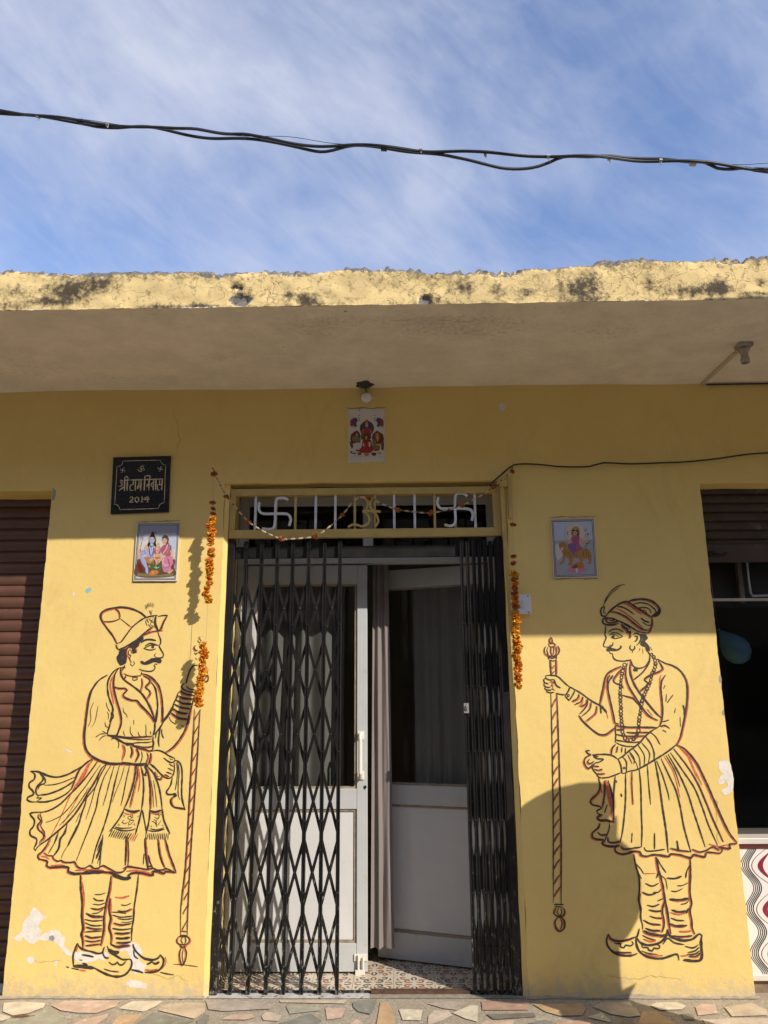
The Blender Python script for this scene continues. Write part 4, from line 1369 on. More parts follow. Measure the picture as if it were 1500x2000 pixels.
# ------------------------------------------------------------------ ground
def m_terrazzo():
    m, nt, b, _ = newmat('pebble_terrazzo')
    v = nd(nt, 'ShaderNodeTexVoronoi', Scale=115); nt.links.new(coord(nt), v.inputs['Vector'])
    c = mix(nt, ramp(nt, v.outputs['Color'], .2, .8), (.20, .18, .135), (.58, .53, .42))
    c = mix(nt, ramp(nt, v.outputs['Distance'], .35, .75), c, (.38, .33, .25))
    c = mix(nt, ramp(nt, tex(nt, 5, 5), .35, .75), c, (.37, .30, .21))
    nt.links.new(c, b.inputs['Base Color']); b.inputs['Roughness'].default_value = .7
    bump(nt, b, v.outputs['Distance'], .3, .003); return m
TERR = m_terrazzo()
STREET = mat('dusty_street_concrete', (.44, .38, .29), .9, .2, 2, .3, 40)
g = MB(); n = 24; S = 1500
g.add([(-S, -S, -.15), (S, -S, -.15), (S, S, -.15), (-S, S, -.15)], [(0, 1, 2, 3)])
tag(g.build('ground', STREET), kind='structure')
g = MB(); g.box((-7, -2.6, -.15), (7, .086, 0)); pave = tag(g.build('pavement', TERR, bevel=.01), kind='structure')
stone_c = {'cream': (.60, .53, .38), 'pink': (.50, .335, .25), 'tan': (.47, .37, .25), 'green': (.26, .27, .20), 'dark': (.10, .12, .11), 'orange': (.46, .28, .12), 'mauve': (.33, .27, .225), 'red': (.36, .19, .13), 'black': (.055, .058, .055), 'beige': (.50, .40, .30)}
stone_c = {k: tuple(min(.8, 1.2*(.70*a+.30*b)) for a, b in zip(c, (.46, .39, .29))) for k, c in stone_c.items()}
SMATS = {k: mat('stone_'+k, c, .55, .22, 12, .15, 60, wear=tuple(min(1, x*1.25+.03) for x in c), wscale=16, wth=.58) for k, c in stone_c.items()}
keys = list(SMATS); st = MB()
def stone(pts, key, z=.004):
    from mathutils.geometry import tessellate_polygon
    st.cur = keys.index(key); q = curve([Vector(p) for p in pts]+[Vector(pts[0])], 99) if False else [Vector(p) for p in pts]
    q = [p+Vector((random.uniform(-.004, .004), random.uniform(-.004, .004))) for p in q]
    tr = tessellate_polygon([[Vector((p.x, p.y, 0)) for p in q]]); z += random.uniform(0, .0012)
    st.add([(p.x, p.y, z) for p in q], [t for t in tr])
for (ox, oy, sc), txt in (((0, 1930, 3.75), """cream 20,110 150,95 330,110 320,140 200,185 90,200 20,170
pink 370,125 480,92 870,92 860,130 700,185 560,182 440,165
cream 870,147 960,95 1185,97 1150,130 1060,170
tan 1195,122 1350,105 1500,110 1498,175 1430,228 1160,162
green 220,195 370,148 500,240 490,275 10,275 50,225
pink 510,275 600,228 805,185 785,215 690,275
orange 815,275 870,202 1040,192 960,275
dark 970,275 1120,178 1420,237 1330,275
cream -80,180 0,185 85,212 20,240 -80,230
dark 1440,240 1500,190 1540,200 1500,275 1450,275"""), ((400, 1930, 3.75), """mauve 10,90 200,90 520,115 480,150 150,170 20,160
tan 540,90 1050,90 1020,115 560,106
green 590,127 700,130 860,142 840,165 620,190
dark 490,275 770,185 850,240 820,275
pink 885,147 1035,143 1000,215 890,230
dark 1085,103 1130,86 1255,86 1245,150 1215,190 1130,172 1085,138
orange 1290,102 1345,100 1390,200 1390,275 1250,275 1268,180
cream 1425,157 1500,150 1592,160 1585,235 1450,235
pink 120,230 190,195 350,190 370,215 300,232
beige 415,202 450,170 560,200 540,240 430,232
mauve 220,275 260,245 470,245 480,275
pink 1050,275 1110,227 1180,275"""), ((800, 1930, 3.75), """mauve 130,112 270,95 440,102 350,160 240,150
cream 320,182 450,122 500,127 490,245 400,222
beige 140,202 180,162 290,165 310,200 250,235 130,275
red 525,95 870,95 880,160 532,160
black 555,190 915,184 935,212 620,228
orange 900,117 1260,110 1290,150 1260,200 1100,205 990,172
pink 500,275 560,242 760,236 760,275
cream 1310,212 1400,180 1480,240 1460,252
red 1080,242 1320,233 1330,275 1060,275
dark 860,260 960,240 1050,240 1050,275"""), ((1150, 1930, 4.2857), """tan 30,155 110,118 235,118 395,168 440,230 330,245 180,215
cream 245,117 350,114 380,157
cream 510,147 560,121 740,119 815,147 780,180 600,185
pink 885,152 960,131 1060,136 1080,210 920,230
tan 1140,162 1370,122 1500,182 1500,230 1200,236
dark 760,212 860,216 890,265 800,262
orange 450,190 560,195 720,300 420,300
beige 950,262 1250,250 1500,250 1500,310 980,310
black 270,255 360,262 400,310 280,310""")):
    for ln in txt.splitlines():
        k, rest = ln.split(None, 1)
        pts = [atz(ox+x/sc, oy+y/sc, .004) for x, y in nums(rest)]
        stone([(p.x, min(p.y, -.015)) for p in pts], k)
yy = -.47
while yy > -2.5:            # the rest of the crazy paving
    xx = -6.8+random.uniform(0, .2)
    while xx < 6.8:
        w = random.uniform(.14, .36); h = random.uniform(.13, .2)
        m_ = random.randint(4, 6); a0 = random.random()*6
        stone([(xx+w/2+w*.47*math.cos(a0+i*6.283/m_)*random.uniform(.85, 1.1), yy-h/2+h*.5*math.sin(a0+i*6.283/m_)*random.uniform(.85, 1.1)) for i in range(m_)], random.choice(keys))
        xx += w+.02
    yy -= .2
st.build('paving_stone', [SMATS[k] for k in keys], pave)

# patterned floor tiles inside the door
TILE = mat('cream_floor_tile', (.62, .54, .42), .3, .1, 5, .04, 60)
TBR = mat('dark_brown_tile_print', (.06, .04, .03), .3); TRU = mat('rust_tile_print', (.30, .095, .035), .3)
g = MB(); g.box((DL+.002, .088, -.1), (DR-.002, .37, .0035)); g.box((-1.6, .37, -.1), (1.3, 3.4, .0035)); fl = tag(g.build('floor', TILE), kind='structure')
def arcs(mb, pts, w, z):
    q = curve([Vector(p) for p in pts], .008); vs = []
    for i, p in enumerate(q):
        d = (q[min(i+1, len(q)-1)]-q[max(i-1, 0)]).normalized(); ww = w*(.5+.5*math.sin(math.pi*min(1, i/(len(q)-1)*.9+.08)))/2; m = Vector((-d.y, d.x))*ww
        vs += [(p.x+m.x, p.y+m.y, z), (p.x-m.x, p.y-m.y, z)]
    mb.add(vs, [(2*i, 2*i+1, 2*i+3, 2*i+2) for i in range(len(q)-1)])
tb, tr_ = MB(), MB(); TS = .205; kk = 0
for i in range(-5, 4):
    for j in range(0, 6):
        cx, cy = i*TS+.06, .12+TS*(j+.35)
        alt = (i+j) % 2
        for sx in (1, -1):
            for sy in (1, -1):
                kk += 1; z = .0040+(kk % 40)*2e-5
                F = lambda pts: [(cx+sx*a*TS, cy+sy*b*TS) for a, b in pts]
                m1, m2 = (tb, tr_) if alt else (tr_, tb)
                arcs(m1, F([(.05,.10),(.13,.06),(.21,.10),(.22,.19),(.15,.22),(.11,.17),(.15,.14)]), .010, z)
                arcs(m1, F([(.10,.30),(.20,.27),(.30,.31),(.33,.40),(.27,.44),(.22,.40),(.25,.36)]), .009, z+4e-6)
                arcs(m2, F([(.02,.22),(.06,.30),(.03,.40),(.0,.44)]), .008, z+8e-6)
                arcs(m2, F([(.30,.05),(.36,.10),(.42,.06),(.46,.02)]), .009, z+1.2e-5)
                arcs(m1, F([(.36,.20),(.42,.26),(.40,.34)]), .008, z+1.6e-5)
def clipy(mb): mb.v = [(x, max(y, .092), z) for x, y, z in mb.v]
clipy(tb); clipy(tr_)
tb.build('tile_print', TBR, fl); tr_.build('tile_print', TRU, fl)
gl_ = MB()
for i in range(-8, 7): gl_.add([(i*TS/2-.0012+.06, .09, .0038), (i*TS/2+.0012+.06, .09, .0038), (i*TS/2+.0012+.06, 3.3, .0038), (i*TS/2-.0012+.06, 3.3, .0038)], [(0, 1, 2, 3)]) if i % 2 else None
gl_.build('tile_joint', DIRT, fl)

# ------------------------------------------------------------------ curtains
def drape(name, x0, x1, z0, z1, y, folds, amp, m, label, gather=1.0, seed=0, group='curtains behind the door'):
    mb = MB(); nx = folds*12; nz = 40
    for j in range(nz+1):
        t = j/nz; z = z0+(z1-z0)*t
        for i in range(nx+1):
            u = i/nx; uu = u+.18/folds*math.sin(u*folds*2.1+seed)
            xx = x0+(x1-x0)*(.5+(u-.5)*(1-(1-gather)*t))
            a = amp*(.65+.5*noise.noise(Vector((u*folds*.7, seed, 0))))*(1-.35*t)
            mb.v.append((xx, y+a*math.sin(uu*folds*2*math.pi+.5*noise.noise(Vector((u*3, z*.8, seed))))+.01*noise.noise(Vector((u*6, z*2, seed))), z+.006*noise.noise(Vector((u*9, 0, seed)))*(1-t)))
    n = nx+1; mb.f = [[j*n+i, j*n+i+1, (j+1)*n+i+1, (j+1)*n+i] for j in range(nz) for i in range(nx)]; mb.m = [0]*len(mb.f)
    root = empty(name, ((x0+x1)/2, y, z0), label, 'curtain', group)
    keep(mb.build('cloth', m, None, smooth=True), root)
    r = MB(); r.tube([(x0-.05, y, z1+.008), (x1+.05, y, z1+.008)], .008); keep(r.build('rod', SILVER, None), root); return root
drape('curtain', HXL+.05, FXL-.14, .35, Z_TOP+.12, .47, 5, .045, CURT, 'pale grey folded curtain hanging behind the glass of the closed door leaf', seed=2)
xa, xb = at(727, 1600, .44).x, at(765, 1600, .44).x
drape('curtain', xa-.01, xb+.01, at(760, 1852, .44).z, Z_TOP+.06, .44, 2, .018, CURTB, 'narrow taupe curtain hanging in the gap between the two door leaves', gather=.7, seed=5)
cu, cy_ = HXR-.25*math.cos(R_(20)), YD+.25*math.sin(R_(20))+.10
dr = drape('curtain', cu-.21, cu+.21, .3, Z_TOP-.04, cy_, 5, .026, CURTD, 'dark curtain in deep shade behind the glass of the leaf swung inwards', seed=9)
dr.rotation_euler = (0, 0, R_(-20))
# stick leaning behind the glass of the open leaf
a, b = at(902, 1440, .70), at(866, 1522, .70)
t = MB(); t.tube([b+(b-a)*4.2, b, a], .008, 8); t.box((a.x-.02, a.y-.012, a.z-.012), (a.x+.03, a.y+.012, a.z+.05)); t.box((b.x-.02, b.y-.014, b.z-.03), (b.x+.016, b.y+.014, b.z+.012))
tag(t.build('wiper_stick', mat('grey_plastic_stick', (.30, .30, .31), .5)), 'grey plastic stick leaning behind the dark glass of the open leaf', 'stick')

# ------------------------------------------------------------------ name plaque
def slab_from_px(cn, Y, th):
    q = [at(x, y, Y) for x, y in cn]; mb = MB()
    mb.add([(p.x, Y, p.z) for p in q]+[(p.x, Y+th, p.z) for p in q], [(0, 3, 2, 1), (0, 1, 5, 4), (1, 2, 6, 5), (2, 3, 7, 6), (3, 0, 4, 7), (4, 5, 6, 7)]); return mb, q
mb, q = slab_from_px([(221, 893), (333, 890), (329, 1000), (215.5, 1004)], -.012, .016)
pl = empty('name_plaque', ((q[3].x+q[2].x)/2, -.012, q[3].z), 'square black granite name plaque with gold lettering and the year 2014', 'plaque')
GRAN = mat('polished_black_granite', (.012, .011, .012), .22, .5, 120, .02)
keep(mb.build('slab', GRAN, None, bevel=.0015), pl)
GOLD = mat('engraved_gold_paint', (.62, .49, .30), .5, .2, 80)
P7 = Paint((215, 885), 12.0, Y=-.012, wall=False, lift=.0006); k, dm = MB(), MB()
draw(P7, k, dm, """
2.0 300,187 1185,166
2.0 1185,166 1195,215 1240,265 1302,277
2.0 1303,277 1270,1165
2.0 1272,1165 1205,1178 1152,1230 1135,1298
2.0 1135,1298 228,1326
2.0 230,1326 218,1270 180,1222 110,1200
2.0 112,1202 165,313
2.0 163,315 235,302 285,262 300,187
2.2 300,348 296,458
2.2 240,402 352,400
2.2 300,352 352,350
2.2 296,455 240,455
2.2 242,402 240,350
2.2 350,400 346,450
2.2 1182,318 1178,424
2.2 1125,372 1237,370
2.2 1182,322 1235,322
2.2 1178,421 1125,423
2.2 1127,372 1125,322
2.2 1235,370 1230,420
2.8 685,350 720,335 737,362 705,376 745,388 750,420 715,436 680,415 645,380
2.4 740,376 780,346 803,380 785,417
2.4 715,300 760,320 807,290
2.6 752,286 768,290
3.4 250,690 240,655 262,628 292,650 288,690 258,715 300,742 270,765 202,782
3.6 205,882 260,840 332,790
4.4 342,635 336,886
3.6 318,634 462,630
4.4 408,630 398,886
3.8 345,640 348,570 385,545 420,572 412,632
3.6 482,632 768,622
3.6 545,634 540,742 482,748 472,868 552,870
4.4 597,632 590,880
3.6 682,630 672,740 640,790 650,838 690,772 735,780
4.4 727,625 716,886
4.4 817,540 800,882
3.8 815,540 875,530 938,535 926,612
3.6 845,738 922,730
3.8 852,735 880,750 862,792 848,775
4.4 922,605 906,880
3.6 780,625 1255,605
3.4 1020,682 975,715 962,760 998,792 1020,745
4.4 1022,620 1010,876
4.4 1077,615 1066,872
3.4 1168,615 1152,738 1110,745 1118,868 1165,860
3.4 1145,740 1218,738
4.4 1228,610 1206,870
3.6 470,1065 490,1025 535,1028 537,1075 452,1148
3.6 450,1150 552,1150
3.6 630,1025 590,1060 590,1120 630,1155 672,1120 672,1060 630,1025
3.8 728,1042 756,1020 746,1142
2.8 712,1146 778,1144
3.4 885,1015 790,1085 932,1083
3.8 892,1018 880,1146
2.6 848,1148 908,1146
""")
keep(k.build('lettering', GOLD, None), pl)

# ------------------------------------------------------------------ printed pictures
PIC = {'blue': (.30, .36, .62), 'lav': (.42, .44, .70), 'pale': (.55, .60, .72), 'cream': (.72, .66, .55), 'white': (.74, .73, .70), 'skin': (.70, .42, .29), 'pink': (.66, .25, .38), 'rose': (.45, .12, .20), 'orange': (.60, .20, .05), 'brown': (.15, .075, .04), 'hair': (.03, .02, .02), 'green': (.09, .13, .05), 'olive': (.22, .20, .08), 'gold': (.55, .36, .08), 'red': (.42, .03, .025), 'navy': (.05, .06, .22), 'grey': (.42, .43, .47), 'violet': (.27, .12, .30), 'tiger': (.50, .24, .06), 'frame': (.10, .06, .055), 'maroon': (.16, .025, .02), 'dusk': (.36, .37, .46)}
PM = {k: mat('print_'+k, tuple(.8*x for x in c), .3, .12, 90, .02, 50) for k, c in PIC.items()}; PK = list(PM)
def picture(name, corners, Y, txt, P, label, cat, paper, edges, rim=None):
    mb, q = slab_from_px(corners, Y, -Y)
    root = empty(name, ((q[3].x+q[2].x)/2, Y, q[3].z), label, cat)
    keep(mb.build('tile', paper, None, bevel=.0008), root)
    Paint.n = 0; m = MB()
    for ln in txt.strip().splitlines():
        h, key, rest = ln.split(None, 2); m.cur = PK.index(key)
        if h == 'f': P.fill(m, nums(rest))
        elif h == 'p': P.fill(m, nums(rest), smooth=False)
        else: P.stroke(m, nums(rest), float(h), taper=.6)
    keep(m.build('print', [PM[k] for k in PK], None), root)
    # cement smears and nails round the edge
    S = Paint((0, 0), 1.0, lift=.0004)
    for (x0, y0), (x1, y1) in edges:
        s = MB(); S.stroke(s, [(x0+(x1-x0)*i/9, y0+(y1-y0)*i/9+random.uniform(-1.3, 1.3)) for i in range(10)], 2.6, jit=.6)
        keep(s.build('grout_smear', mat('grey_brown_grout', (.33, .25, .12), .9, .3, 60), None), root)
WT = mat('white_glazed_picture_tile', (.60, .56, .50), .2, .03, 10, .01)
PA = mat('faded_white_poster_paper', (.64, .60, .55), .55, .06, 12, .03)
picture('religious_picture_tile', [(267, 1021), (351, 1020.5), (345, 1135), (260, 1135)], -.011, """
p frame 175,115 1385,110 1275,1760 60,1770
p white 196,138 1362,132 1256,1740 84,1748
p frame 206,150 1350,144 1246,1728 96,1736
p white 226,168 1328,164 1226,1712 118,1718
p dusk 226,168 1328,164 1312,400 204,430
p pale 205,420 1313,390 1300,640 190,650
p cream 190,640 1301,630 1262,1230 150,1230
f pale 900,480 1200,420 1290,700 1180,980 980,800
f skin 160,900 240,850 300,1000 230,1180 160,1150
f brown 150,1180 300,1120 700,1180 1000,1200 1250,1160 1230,1400 1215,1660 130,1660
f green 480,1300 640,1260 860,1290 900,1450 800,1500 600,1480 500,1420
f olive 160,1560 400,1590 640,1620 960,1600 1200,1560 1205,1655 140,1655
f maroon 170,1230 250,1280 330,1430 360,1540 230,1540 170,1420
f cream 430,560 470,450 590,400 710,440 760,570 720,700 590,740 470,690
f gold 455,560 490,470 590,430 690,470 730,570 690,690 590,710 490,680
f hair 555,420 570,370 610,350 645,370 650,430 690,560 700,680 720,800 660,790 620,720 540,720 470,820 440,740 500,620 520,520
2 hair 650,430 690,400 690,350
f lav 505,600 530,520 590,505 650,530 665,610 630,690 575,720 525,690
1.6 navy 525,575 570,585
1.6 navy 605,580 645,570
1.4 rose 560,650 605,650
f blue 440,860 540,740 620,760 640,900 620,1100 400,1090 390,980
f lav 400,930 470,880 500,1000 480,1090 390,1080
2.6 hair 500,740 560,790 640,750
2.6 navy 500,790 520,1000 560,1070 610,1000 640,800
1.8 white 520,800 545,950 575,1040
1.6 white 600,800 590,920 570,960
1.6 gold 540,860 600,870
f skin 330,840 400,740 440,760 450,880 390,930 340,890
f blue 250,990 310,880 400,900 420,960 380,1030 250,1060
f lav 275,980 320,930 370,940 330,1020
f tiger 340,1080 500,1100 640,1090 650,1200 520,1300 400,1240
f orange 430,1110 600,1120 600,1180 470,1230
f lav 230,1060 310,1050 370,1140 430,1300 470,1430 480,1560 440,1590 400,1540 390,1430 290,1280 235,1150
2 blue 250,1100 320,1280 400,1420
f lav 500,1180 560,1120 620,1120 600,1190 540,1220
f rose 610,980 660,830 720,760 800,760 840,880 840,1000 700,1030
f skin 690,800 740,760 800,790 810,880 760,1000 700,960
f gold 720,740 770,655 810,740
f skin 660,1010 740,990 830,1010 840,1100 650,1100
f skin 670,1110 740,1110 750,1300 710,1330 680,1220
f skin 800,1110 890,1100 860,1190 780,1290 760,1250
f orange 655,1095 850,1090 800,1150 740,1170 670,1150
1.6 rose 700,900 780,900
f brown 875,560 890,490 970,455 1060,490 1085,580 1060,680 1110,720 1020,730 900,690
2 gold 920,470 980,445 1050,490
f skin 895,590 930,545 1000,560 1030,610 1000,700 940,720 900,670
1.4 hair 905,605 930,600
1.4 hair 960,605 990,600
1.4 red 930,665 965,670
f rose 840,830 920,740 1050,710 1150,760 1160,900 1120,1080 1000,1090 870,1010 840,920
f violet 1090,740 1155,770 1150,890 1080,880
2.6 cream 1050,720 990,880 900,1000
1.8 gold 1110,760 1050,900 1010,990
f skin 1110,900 1160,890 1200,1060 1230,1130 1190,1120 1140,1020
f skin 830,1040 960,1030 1000,1070 860,1085
f pink 880,1120 1000,1080 1170,1080 1200,1160 1190,1300 1130,1380 1160,1500 1060,1540 930,1530 890,1400 870,1230
f rose 1020,1100 1060,1130 1120,1300 1080,1330 1050,1230
2.2 cream 930,1130 900,1250 960,1330 1060,1340
2 violet 900,1380 960,1420 1050,1400 1110,1330
2 rose 940,1440 1000,1500 1090,1480
f skin 1040,1530 1120,1500 1200,1450 1210,1480 1120,1570 1050,1575
f rose 1190,1260 1235,1240 1230,1310 1180,1320
f orange 480,1600 560,1490 700,1480 800,1520 720,1610 560,1640
f gold 570,1530 610,1480 650,1520 630,1580 580,1580
f gold 470,1360 520,1330 540,1370 500,1410
1.8 cream 640,1400 720,1420 800,1390
1.6 cream 690,1350 720,1440
1.6 gold 600,1300 620,1260 640,1310
2.2 grey 300,280 290,640
2 grey 255,290 265,390 300,410 340,390 345,290
1.8 grey 300,240 300,300
2 rose 230,560 260,530 310,540 315,590 250,600
1.6 hair 240,680 290,670 260,760 240,820
2 hair 245,830 255,960
""", Paint((258, 1015), 15.0, Y=-.011, wall=False, lift=.0005), 'glazed tile of a blue seated god beside a woman in pink, below the black plaque', 'picture tile', WT, [((266, 1019), (352, 1018)), ((259, 1137), (346, 1137))])
picture('religious_picture_tile', [(1075.6, 1014), (1160.6, 1012), (1168, 1127.5), (1081.5, 1129)], -.011, """
p frame 690,915 1170,905 1212,1560 725,1572
p white 697,922 1163,913 1205,1552 732,1563
p frame 702,928 1157,919 1199,1546 737,1557
p grey 710,938 1150,929 1190,1540 745,1550
p pale 710,938 1150,929 1164,1140 722,1150
f cream 860,1000 960,960 1060,1010 1090,1120 1000,1180 880,1150
f cream 730,1200 800,1190 830,1300 760,1380 738,1330
f gold 905,1040 950,990 1010,1010 1010,1090 960,1110 915,1090
f hair 925,1050 935,1010 965,1000 995,1020 1000,1080 1010,1120 985,1090 930,1090
f skin 935,1050 965,1040 985,1055 980,1085 955,1095 937,1080
f gold 930,1020 965,1000 995,1025 960,1035
f rose 915,1110 960,1090 1010,1100 1035,1150 1020,1230 950,1250 910,1200
f skin 860,1150 915,1130 930,1180 880,1175
f skin 1010,1110 1040,1130 1060,1190 1030,1230 1005,1180
3 skin 890,1120 870,1080 868,1050
3 skin 900,1150 850,1130 820,1120
3 skin 1040,1150 1075,1110 1080,1070
3 skin 1050,1180 1100,1150 1105,1100
f violet 870,1200 940,1185 1020,1240 1030,1320 1000,1360 920,1330 890,1270
f rose 960,1210 1040,1230 1050,1310 1010,1350 980,1290
f tiger 775,1180 810,1165 860,1175 875,1220 860,1265 820,1280 785,1250 770,1210
f tiger 800,1260 870,1240 930,1310 940,1390 920,1440 880,1435 895,1380 850,1340 835,1400 790,1430 770,1425 815,1380 820,1320
f tiger 1020,1260 1080,1235 1130,1270 1145,1340 1150,1400 1140,1425 1105,1420 1120,1380 1080,1350 1040,1390 1045,1440 1015,1440 1010,1360 960,1350 940,1330 960,1290
f cream 795,1235 825,1235 820,1262 800,1262
1.3 brown 790,1185 800,1200
1.3 brown 815,1180 822,1200
1.3 brown 845,1190 838,1208
1.6 brown 840,1290 850,1320
1.6 brown 860,1270 872,1310
1.6 brown 885,1280 895,1330
1.6 brown 905,1320 915,1370
1.6 brown 1050,1270 1060,1330
1.6 brown 1080,1250 1092,1330
1.6 brown 1110,1280 1120,1340
1.6 brown 970,1310 980,1345
1.4 brown 1130,1330 1142,1380
1.6 hair 790,1205 805,1208
1.6 hair 830,1205 845,1203
2.2 tiger 1130,1290 1150,1330 1130,1370
f orange 930,1430 980,1400 1060,1420 1060,1470 960,1480 900,1465
f brown 940,1440 990,1430 980,1470 930,1470
f pink 860,1480 920,1465 980,1480 1060,1470 1105,1475 1060,1515 980,1525 900,1515
f cream 965,1470 995,1468 990,1520 970,1520
1.5 grey 850,1130 840,1060 858,990
1.6 brown 880,1090 870,1050
1.6 rose 860,1048 885,1045
1.5 gold 1080,1120 1078,1010
1.3 frame 1062,1015 1068,1040 1092,1040 1095,1012
f rose 1090,1080 1105,1060 1122,1078 1108,1100
1.4 frame 1080,1190 1110,1180 1140,1150
1.5 frame 1060,1220 1090,1215 1110,1170
1.2 hair 945,1062 975,1064
""", Paint((960, 860), 5.883, Y=-.011, wall=False, lift=.0005), 'glazed tile of a many armed goddess riding a tiger', 'picture tile', WT, [((1074, 1011), (1162, 1009)), ((1081, 1131), (1169, 1130))])
picture('religious_poster', [(680, 799), (751.5, 798.5), (752, 901.5), (679, 903)], -.004, """
f red 412,950 440,920 475,905 480,1010 470,1055 412,1052
f navy 470,910 510,895 540,910 545,960 520,1000 540,1060 490,1068 470,1010
2 navy 535,940 570,960 580,920 565,885
3 rose 560,855 595,855
f grey 415,1060 470,1070 520,1068 530,1075 440,1078
f red 1022,950 995,920 960,905 955,1010 965,1055 1022,1052
f navy 965,910 925,895 895,910 890,960 915,1000 895,1060 945,1068 965,1010
2 navy 900,940 865,960 855,920 870,885
3 rose 840,855 875,855
f grey 1020,1060 965,1070 915,1068 905,1075 1000,1078
f maroon 715,925 740,955 800,985 840,1040 848,1110 820,1180 770,1210 660,1210 610,1180 588,1110 595,1040 640,985 695,955
f navy 640,1020 715,990 790,1020 815,1090 790,1160 640,1160 620,1090
f skin 695,1010 715,995 738,1010 738,1060 715,1080 695,1060
f gold 690,1000 715,955 742,1000 715,1012
f red 650,1110 715,1085 785,1110 790,1180 715,1200 645,1180
2.2 skin 660,1110 630,1140 650,1175
2.2 skin 770,1110 800,1140 780,1175
f green 620,1190 690,1170 720,1220 690,1300 620,1300 600,1240
f navy 730,1200 790,1190 800,1270 750,1310
f maroon 535,1130 560,1150 590,1190 600,1260 590,1360 440,1370 412,1290 430,1200 500,1150
f skin 515,1195 535,1180 552,1200 545,1235 525,1240
f olive 460,1240 520,1230 590,1260 600,1330 480,1340 440,1290
f brown 400,1330 450,1340 470,1440 440,1470 410,1400
f white 470,1370 560,1350 610,1370 610,1440 540,1470 480,1440
f cream 490,1380 560,1375 550,1410 490,1410
f maroon 905,1135 950,1165 1010,1200 1030,1280 1020,1370 840,1370 810,1290 820,1210 870,1160
f orange 870,1210 905,1190 945,1210 950,1280 910,1310 870,1270
f gold 875,1200 905,1170 940,1200 905,1212
f skin 890,1240 920,1240 925,1330 905,1330
f olive 820,1290 870,1300 900,1400 850,1430 815,1380
f gold 910,1380 990,1365 990,1400 920,1420
f brown 985,1330 1030,1340 1020,1500 980,1480
f olive 800,1400 960,1410 960,1480 830,1470
f red 640,1310 790,1300 810,1400 840,1490 780,1540 650,1545 560,1500 620,1440
f maroon 510,1480 620,1500 600,1525 520,1510
f white 750,1350 785,1340 780,1430 755,1425
f white 645,1370 665,1370 670,1425 650,1420
f maroon 660,1210 770,1200 760,1320 660,1330
f gold 680,1240 730,1235 720,1300 690,1300
f maroon 830,1480 950,1480 930,1505 850,1505
f brown 405,1530 430,1505 520,1545 510,1565 450,1560
f white 445,1515 490,1530 480,1550 450,1540
f brown 545,1535 625,1535 610,1580 565,1585
f orange 660,1555 765,1555 745,1595 690,1600
f maroon 790,1540 900,1545 875,1595 820,1595
f gold 905,1525 985,1530 970,1565 935,1560
1.4 maroon 460,1612 470,1618
1.4 maroon 545,1602 555,1606
1.4 maroon 610,1604 622,1608
1.4 maroon 685,1614 695,1618
1.4 maroon 765,1600 775,1604
1.4 maroon 865,1612 875,1616
1.4 maroon 940,1600 950,1606
2.2 brown 580,735 590,785
""", Paint((640, 720), 9.375, Y=-.004, wall=False, lift=.0004), 'white paper poster of three seated deities with two elephants, above the doorway', 'poster', PA, [((677, 797), (754, 796.5))])

# ------------------------------------------------------------------ garlands
MARI = mat('orange_marigold_petals', (.80, .29, .018), .7, .38, 70, .2, 200)
MARI2 = mat('golden_marigold_petals', (.84, .40, .03), .7, .35, 70, .2, 200)
DULL = mat('dull_marigold_petals', (.44, .13, .028), .8, .5, 80, .2, 200)  # darker dried petals; also puts shade into the flowers above the shadow line
def flower_mesh(name, m, R, sq, n, seed):
    rnd = random.Random(seed); mb = MB()
    for i in range(n):
        d = Vector((rnd.gauss(0, 1), rnd.gauss(0, 1), rnd.gauss(0, 1)*.85)).normalized(); up = Vector((rnd.gauss(0, 1), rnd.gauss(0, 1), rnd.gauss(0, 1)))
        sd = d.cross(up).normalized(); r = R*rnd.uniform(.78, 1.12); w = R*rnd.uniform(.16, .3); tw = d.cross(sd)
        S = lambda v: Vector((v.x, v.y, v.z*sq))
        mb.add([S(d*r*.30+sd*w*.4), S(d*r*.30-sd*w*.4), S(d*r*.75-sd*w+tw*w*.3), S(d*r+tw*w*.9-sd*w*.5), S(d*r+tw*w*.9+sd*w*.5), S(d*r*.75+sd*w+tw*w*.3)], [(0, 1, 2, 5), (5, 2, 3, 4)])
    mb.ball((0, 0, 0), R*.55, 6, sq)
    me = bpy.data.meshes.new(name); me.from_pydata(mb.v, [], mb.f); me.materials.append(m); return me
FM = [flower_mesh('marigold', MARI, .021, .72, 130, 1), flower_mesh('marigold', MARI2, .021, .72, 130, 2), flower_mesh('marigold', MARI, .022, .6, 120, 3)]
FD = [flower_mesh('dull_marigold', DULL, .020, .62, 110, 4), flower_mesh('dull_marigold', DULL, .018, .7, 100, 5)]
def garland(name, label, fl, thread, Y, group='marigold garlands by the doorway'):
    t = [at(x, y, Y) for x, y in thread]
    root = empty(name, t[0], label, 'garland', group)
    mb = MB(); mb.tube([(p.x, p.y, p.z) for p in t], .0011, 5); keep(mb.build('thread', STRING, None), root)
    for px, py, s, kind in fl:
        p = at(px, py, Y); me = random.choice(FD if kind == 'd' else FM)
        o = bpy.data.objects.new('marigold', me); COL.objects.link(o); o.parent = root
        o.location = p-Vector(t[0])+Vector((0, random.uniform(-.006, .006), 0)); o.location.x += random.uniform(-.0035, .0035); o.rotation_euler = (random.uniform(-.5, .5), random.uniform(-.5, .5), random.random()*6.3)
        s *= 1.12; o.scale = (s*random.uniform(.9, 1.12), s*random.uniform(.9, 1.12), s*random.uniform(.85, 1.1))
    return root
Z = lambda L: [(180+x/5.357, 860+y/5.357, s, k) for x, y, s, k in L]
